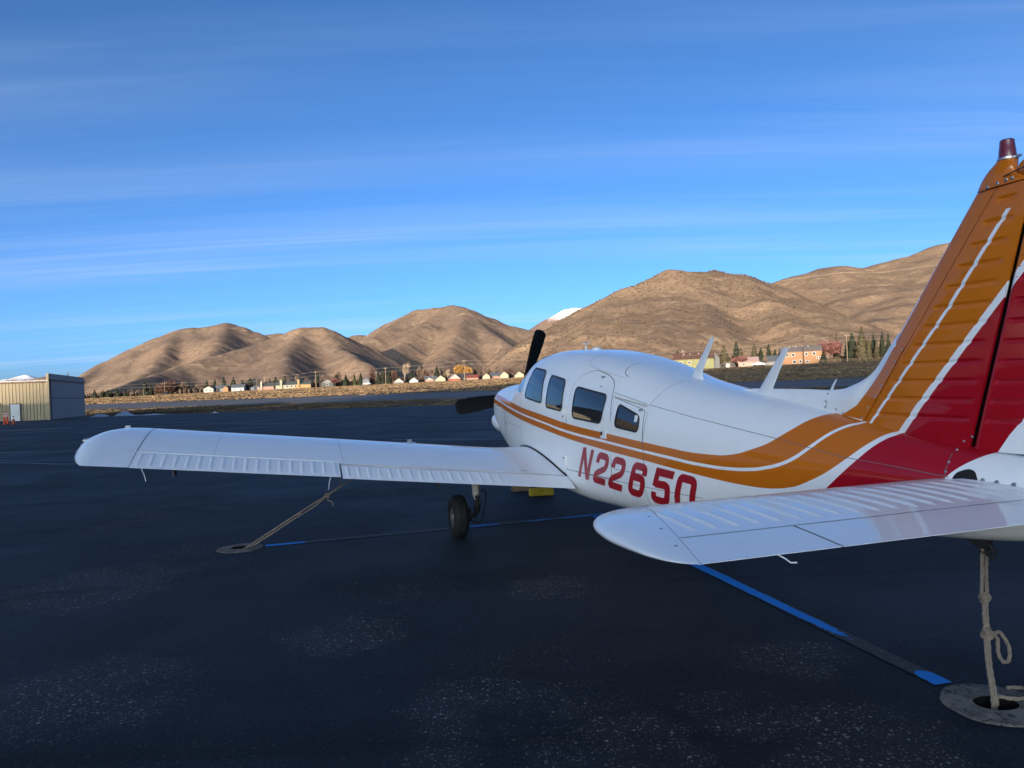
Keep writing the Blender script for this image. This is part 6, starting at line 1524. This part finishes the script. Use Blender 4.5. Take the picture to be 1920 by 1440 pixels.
def bare(seed, spread=.45, lo=.18, dense_=1.0, weep=0.0, stems=1):
    g = np.random.default_rng(seed); tm = MB(); tw = MB(); V = []; F = []
    def twig(p, d, l):
        q = p + d * l; s = np.cross(d, g.normal(size=3)); s /= np.linalg.norm(s) + 1e-9; n = len(V); wd = .013
        V.extend([p - s * wd, p + s * wd, q + s * wd * .4 - np.array([0, 0, weep * l * .5]), q - s * wd * .4 - np.array([0, 0, weep * l * .5])]); F.append((n, n + 1, n + 2, n + 3)); return q
    def grow(p, d, l, r, lev):
        q = p + d * l; mid_ = p + d * l * .5 + g.normal(size=3) * l * .05
        if lev < 3: tm.tube([p, mid_, q], [r, r * .85, r * .65], 4 if lev else 6, False)
        if lev >= 2:
            for k in range(int(9 * dense_)):
                dd = d * .7 + g.normal(size=3) * .55; dd[2] = abs(dd[2]) * (1 - weep) + .05 - weep * g.random() * .9; dd /= np.linalg.norm(dd); s_ = p + (q - p) * g.uniform(.1, 1)
                e_ = twig(s_, dd, g.uniform(.07, .17)); twig(s_ + (e_ - s_) * .5, (dd + g.normal(size=3) * .5) / 1.3, g.uniform(.04, .09))
        if lev < 3:
            for k in range(int(g.integers(3, 6))):
                dd = d + g.normal(size=3) * np.array([spread, spread, .25]); dd[2] = max(dd[2], .15); dd /= np.linalg.norm(dd)
                grow(p + d * l * g.uniform(.45, 1.0), dd, l * g.uniform(.55, .8), r * .55, lev + 1)
    for k in range(stems): grow(np.array([g.normal() * .03 * (stems > 1), g.normal() * .03 * (stems > 1), -.02]), np.array([g.normal() * .06 * stems, g.normal() * .06 * stems, 1.0]), lo + .12, .024 / math.sqrt(stems), 0)
    V = np.array(V); h = np.percentile(V[:, 2], 99.0); k = 1 / h; rad = np.percentile(np.hypot(V[:, 0], V[:, 1]), 95)
    S = np.array([.5 / rad, .5 / rad, k]); 
    return mesh('crown', V * S, F, False), mesh('trunk', np.concatenate(tm.v) * S, tm.f)
PRO = {'c': [conifer(s, ln) for s, ln in ((1, 0), (2, .03), (3, -.04), (4, 0), (5, .02))], 's': [conifer(s, 0, .5) for s in (11, 12, 13)], 'g': [conifer(21, 0, .52)], 'b': [bare(31), bare(32, .5), bare(33, .4), bare(34, .55)], 'a': [bare(41, .32, .25), bare(42, .3)], 'w': [bare(51, .6, .2, 1.9, .85)], 'r': [bare(61, .6, .08, 1.7, 0, 4), bare(62, .65, .08, 1.7, 0, 5)], 'p': [bare(71, .55, .1, 2.2, 0, 3), bare(72, .6, .06, 2.0, 0, 5)]}
KN = {'c': ('conifer_tree', 'dark conifer'), 's': ('spruce_tree', 'olive brown spruce'), 'g': ('pine_tree', 'bright green pine'), 'b': ('bare_tree', 'bare grey tree'), 'a': ('aspen_tree', 'pale leafless aspen'), 'w': ('willow_tree', 'golden willow'), 'r': ('russet_thicket', 'russet leafless thicket'), 'p': ('reddish_tree', 'reddish leafless tree')}
ZONES = [(0, 300, 'beside the hangar'), (300, 382, 'left of the white barn-like house'), (382, 445, 'around the white barn and orange shed'), (445, 520, 'behind the dark blue-grey and pink houses'), (520, 586, 'behind the greenish and yellow houses'), (586, 640, 'around the broad grey gable'), (640, 700, 'around the dusky blue house'), (700, 745, 'in the clump behind the tan pole'), (745, 812, 'behind the A-shaped gable and its neighbours'), (812, 860, 'around the wide cream gable'), (860, 935, 'between the willow and the nose'), (935, 1000, 'just left of the cabin'), (1240, 1300, 'left of the lime green house'), (1300, 1378, 'right of the lime green house'), (1378, 1432, 'behind the pickup'), (1432, 1475, 'left of the orange block'), (1475, 1552, 'behind the orange block'), (1552, 1585, 'right of the orange block'), (1585, 1625, 'behind the tall pale pole'), (1625, 1700, 'against the tail fin')]
TREES = [('c', -290.3, 516.6, 4.5, 3.7, 176), ('c', -286.6, 519.4, 3.4, 3.0, 190), ('c', -278.0, 511.1, 4.4, 2.9, 201), ('c', -278.2, 515.6, 3.7, 3.3, 207), ('c', -269.8, 507.4, 5.5, 3.3, 218), ('c', -265.7, 509.9, 4.4, 2.6, 233), ('b', -289.3, 525.0, 4.1, 3.8, 191), ('b', -263.9, 513.5, 3.7, 4.4, 243), ('b', -250.1, 498.5, 3.2, 4.3, 260), ('c', -245.0, 496.3, 7.5, 6.1, 271), ('c', -241.8, 497.0, 6.8, 3.9, 281), ('c', -238.6, 499.9, 7.2, 3.6, 294), ('r', -232.8, 490.8, 4.6, 5.6, 298), ('r', -226.1, 489.9, 6.3, 9.1, 316), ('r', -221.8, 494.6, 4.6, 5.0, 334), ('b', -218.2, 495.2, 6.0, 4.3, 345), ('c', -222.8, 511.5, 8.1, 2.2, 352), ('c', -205.9, 483.1, 4.9, 2.4, 365), ('b', -198.7, 473.2, 5.4, 4.1, 374), ('c', -199.9, 486.9, 7.0, 3.5, 387), ('c', -195.6, 489.4, 7.0, 4.2, 402), ('c', -188.4, 486.1, 8.0, 4.5, 419), ('c', -182.8, 488.0, 7.7, 4.9, 437), ('c', -173.8, 479.6, 5.9, 4.1, 454), ('c', -166.3, 471.8, 6.8, 5.4, 468), ('c', -160.3, 471.3, 5.1, 2.7, 485), ('c', -153.0, 470.2, 5.7, 2.7, 505.6), ('c', -148.9, 468.4, 6.4, 5.4, 516), ('c', -139.6, 457.6, 6.6, 4.6, 534), ('b', -133.5, 443.9, 3.8, 3.2, 540), ('c', -131.9, 460.7, 6.3, 3.0, 560), ('b', -134.6, 465.2, 6.7, 3.3, 556), ('b', -126.7, 458.4, 4.9, 3.9, 574), ('b', -116.8, 438.6, 4.1, 2.5, 588), ('c', -118.8, 454.8, 7.2, 3.6, 595), ('b', -116.2, 455.8, 5.9, 2.6, 604), ('b', -112.5, 453.1, 5.5, 2.3, 613), ('p', -101.3, 425.0, 3.4, 5.2, 627), ('b', -103.5, 443.5, 7.0, 4.1, 634), ('c', -104.3, 441.7, 6.0, 3.8, 630), ('c', -95.3, 426.7, 5.2, 3.7, 648), ('g', -89.8, 424.2, 5.2, 2.7, 664), ('c', -85.8, 422.4, 5.8, 3.0, 676), ('r', -80.3, 428.7, 6.5, 3.7, 698), ('c', -74.9, 417.5, 6.9, 3.0, 709), ('c', -72.4, 418.6, 7.8, 3.6, 718), ('c', -68.5, 414.6, 6.5, 3.6, 729), ('r', -66.0, 415.7, 5.4, 3.3, 738), ('a', -58.4, 405.7, 8.2, 4.1, 758.6), ('c', -54.9, 408.5, 5.6, 3.2, 772), ('b', -51.4, 413.5, 6.5, 3.9, 786), ('r', -46.7, 411.4, 4.4, 4.1, 801), ('b', -43.4, 405.5, 5.2, 3.5, 810), ('c', -40.4, 402.0, 6.9, 4.3, 819), ('b', -38.4, 407.7, 5.3, 1.5, 828), ('a', -34.6, 401.6, 4.9, 2.3, 839), ('b', -36.1, 408.8, 5.3, 3.5, 836), ('w', -27.1, 404.8, 6.4, 9.6, 866), ('b', -20.1, 410.4, 5.3, 2.4, 891), ('b', -16.7, 406.7, 5.0, 2.6, 902), ('b', -13.6, 400.9, 5.5, 3.7, 912), ('b', -11.6, 402.2, 4.6, 2.9, 919), ('r', -1.2, 408.5, 3.5, 4.7, 955), ('b', -4.7, 405.7, 4.7, 2.6, 943), ('b', 6.3, 400.7, 5.2, 2.9, 981), ('b', 8.7, 393.1, 4.0, 2.8, 990), ('c', 73.6, 352.9, 3.5, 2.8, 1250), ('c', 79.6, 354.6, 7.4, 4.8, 1272), ('c', 82.8, 355.3, 6.6, 3.8, 1284), ('c', 93.6, 354.8, 7.1, 5.6, 1327), ('s', 98.1, 341.9, 8.3, 5.4, 1359), ('c', 107.3, 353.1, 9.9, 5.1, 1383), ('s', 107.3, 346.5, 7.2, 4.2, 1391), ('p', 102.9, 333.1, 3.3, 5.7, 1390), ('s', 112.1, 342.1, 8.6, 4.4, 1416), ('c', 112.8, 335.3, 6.5, 4.1, 1428), ('c', 117.2, 337.7, 8.0, 3.4, 1443), ('c', 125.2, 345.0, 6.4, 4.0, 1465), ('c', 121.5, 342.3, 5.9, 3.4, 1454), ('b', 112.1, 327.9, 3.1, 1.9, 1436), ('c', 138.8, 338.9, 4.4, 3.4, 1530), ('p', 142.7, 332.8, 7.2, 9.6, 1557), ('s', 149.5, 340.7, 10.8, 3.4, 1571), ('c', 131.8, 313.5, 3.6, 2.9, 1545), ('c', 147.0, 319.8, 9.9, 5.5, 1600), ('c', 146.8, 324.3, 7.9, 3.7, 1590), ('s', 147.9, 312.9, 11.7, 5.8, 1618), ('s', 149.4, 310.0, 8.0, 2.7, 1631), ('c', 152.8, 312.9, 9.4, 3.1, 1640), ('s', 151.2, 307.0, 7.5, 2.4, 1646), ('c', 155.0, 309.7, 9.8, 3.1, 1657), ('c', 158.8, 312.3, 9.0, 3.1, 1668)]
ORD = ['first', 'second', 'third', 'fourth', 'fifth', 'sixth', 'seventh', 'eighth', 'ninth']
buckets = {}
for t in sorted(TREES, key=lambda t: t[5]):
    zn = next(z for z in ZONES if z[0] <= t[5] < z[1]); buckets.setdefault((t[0], zn[2]), []).append(t)
gt = np.random.default_rng(5)
for (k, zn), L_ in buckets.items():
    for i, (k, x, y, h, w_, px_) in enumerate(L_):
        nm, desc = KN[k]; lab = f'{desc} {zn}' if len(L_) == 1 else f'{ORD[i]} {desc} from the left {zn}'
        cr_, tr_ = PRO[k][int(gt.integers(len(PRO[k])))]
        e = empty(nm, lab, 'tree', (x, y, float(zg(x, y)) - .1), float(gt.uniform(0, 6.28)), 'trees along the far road')
        c_ = link('crown', cr_, None, e); t_ = link('trunk', tr_, None, e)
        if not cr_.materials: cr_.materials.append(LM[k])
        if not tr_.materials: tr_.materials.append(PALE if k in 'a' else BARK)
        wv = w_ * (1.22 if k in 'csg' else 1.05); hv = h * 1.22 + .5
        c_.scale = (wv, wv, hv); t_.scale = (wv, wv, hv)
def far_brush():
    V = []; F = []; g = np.random.default_rng(9)
    def patch(n, s0, s1, t0, t1, h0, h1):
        for _ in range(n):
            s = g.uniform(s0, s1); t = g.uniform(t0, t1); x, y = st2xy(s, t); z = float(zg(x, y)); h = g.uniform(h0, h1); w = h * g.uniform(.4, .9)
            for k in range(9):
                a = g.uniform(0, 6.28); n_ = len(V); c = np.array([x + g.normal() * w * .4, y + g.normal() * w * .4, z]); u = np.array([math.cos(a), math.sin(a), 0]) * w * .35
                zz = np.array([0, 0, h * g.uniform(.5, 1)]); V.extend([c - u * .5, c + u * .5, c + u * .8 + zz * .7, c + zz + g.normal(size=3) * .1, c - u * .8 + zz * .6]); F.append((n_, n_ + 1, n_ + 2, n_ + 3, n_ + 4))
    patch(2600, 356, 420, -540, -60, 1.2, 4.6); patch(700, 354, 410, -60, 60, 1.0, 3.2); patch(1100, 352, 410, 10, 130, 1.0, 4.4)
    link('brush', mesh('brush', V, F, False), leafmat('brown_brush', (.085, .062, .048)), None, 'stuff', 'brown scrub filling the gaps between houses and trees')
far_brush()
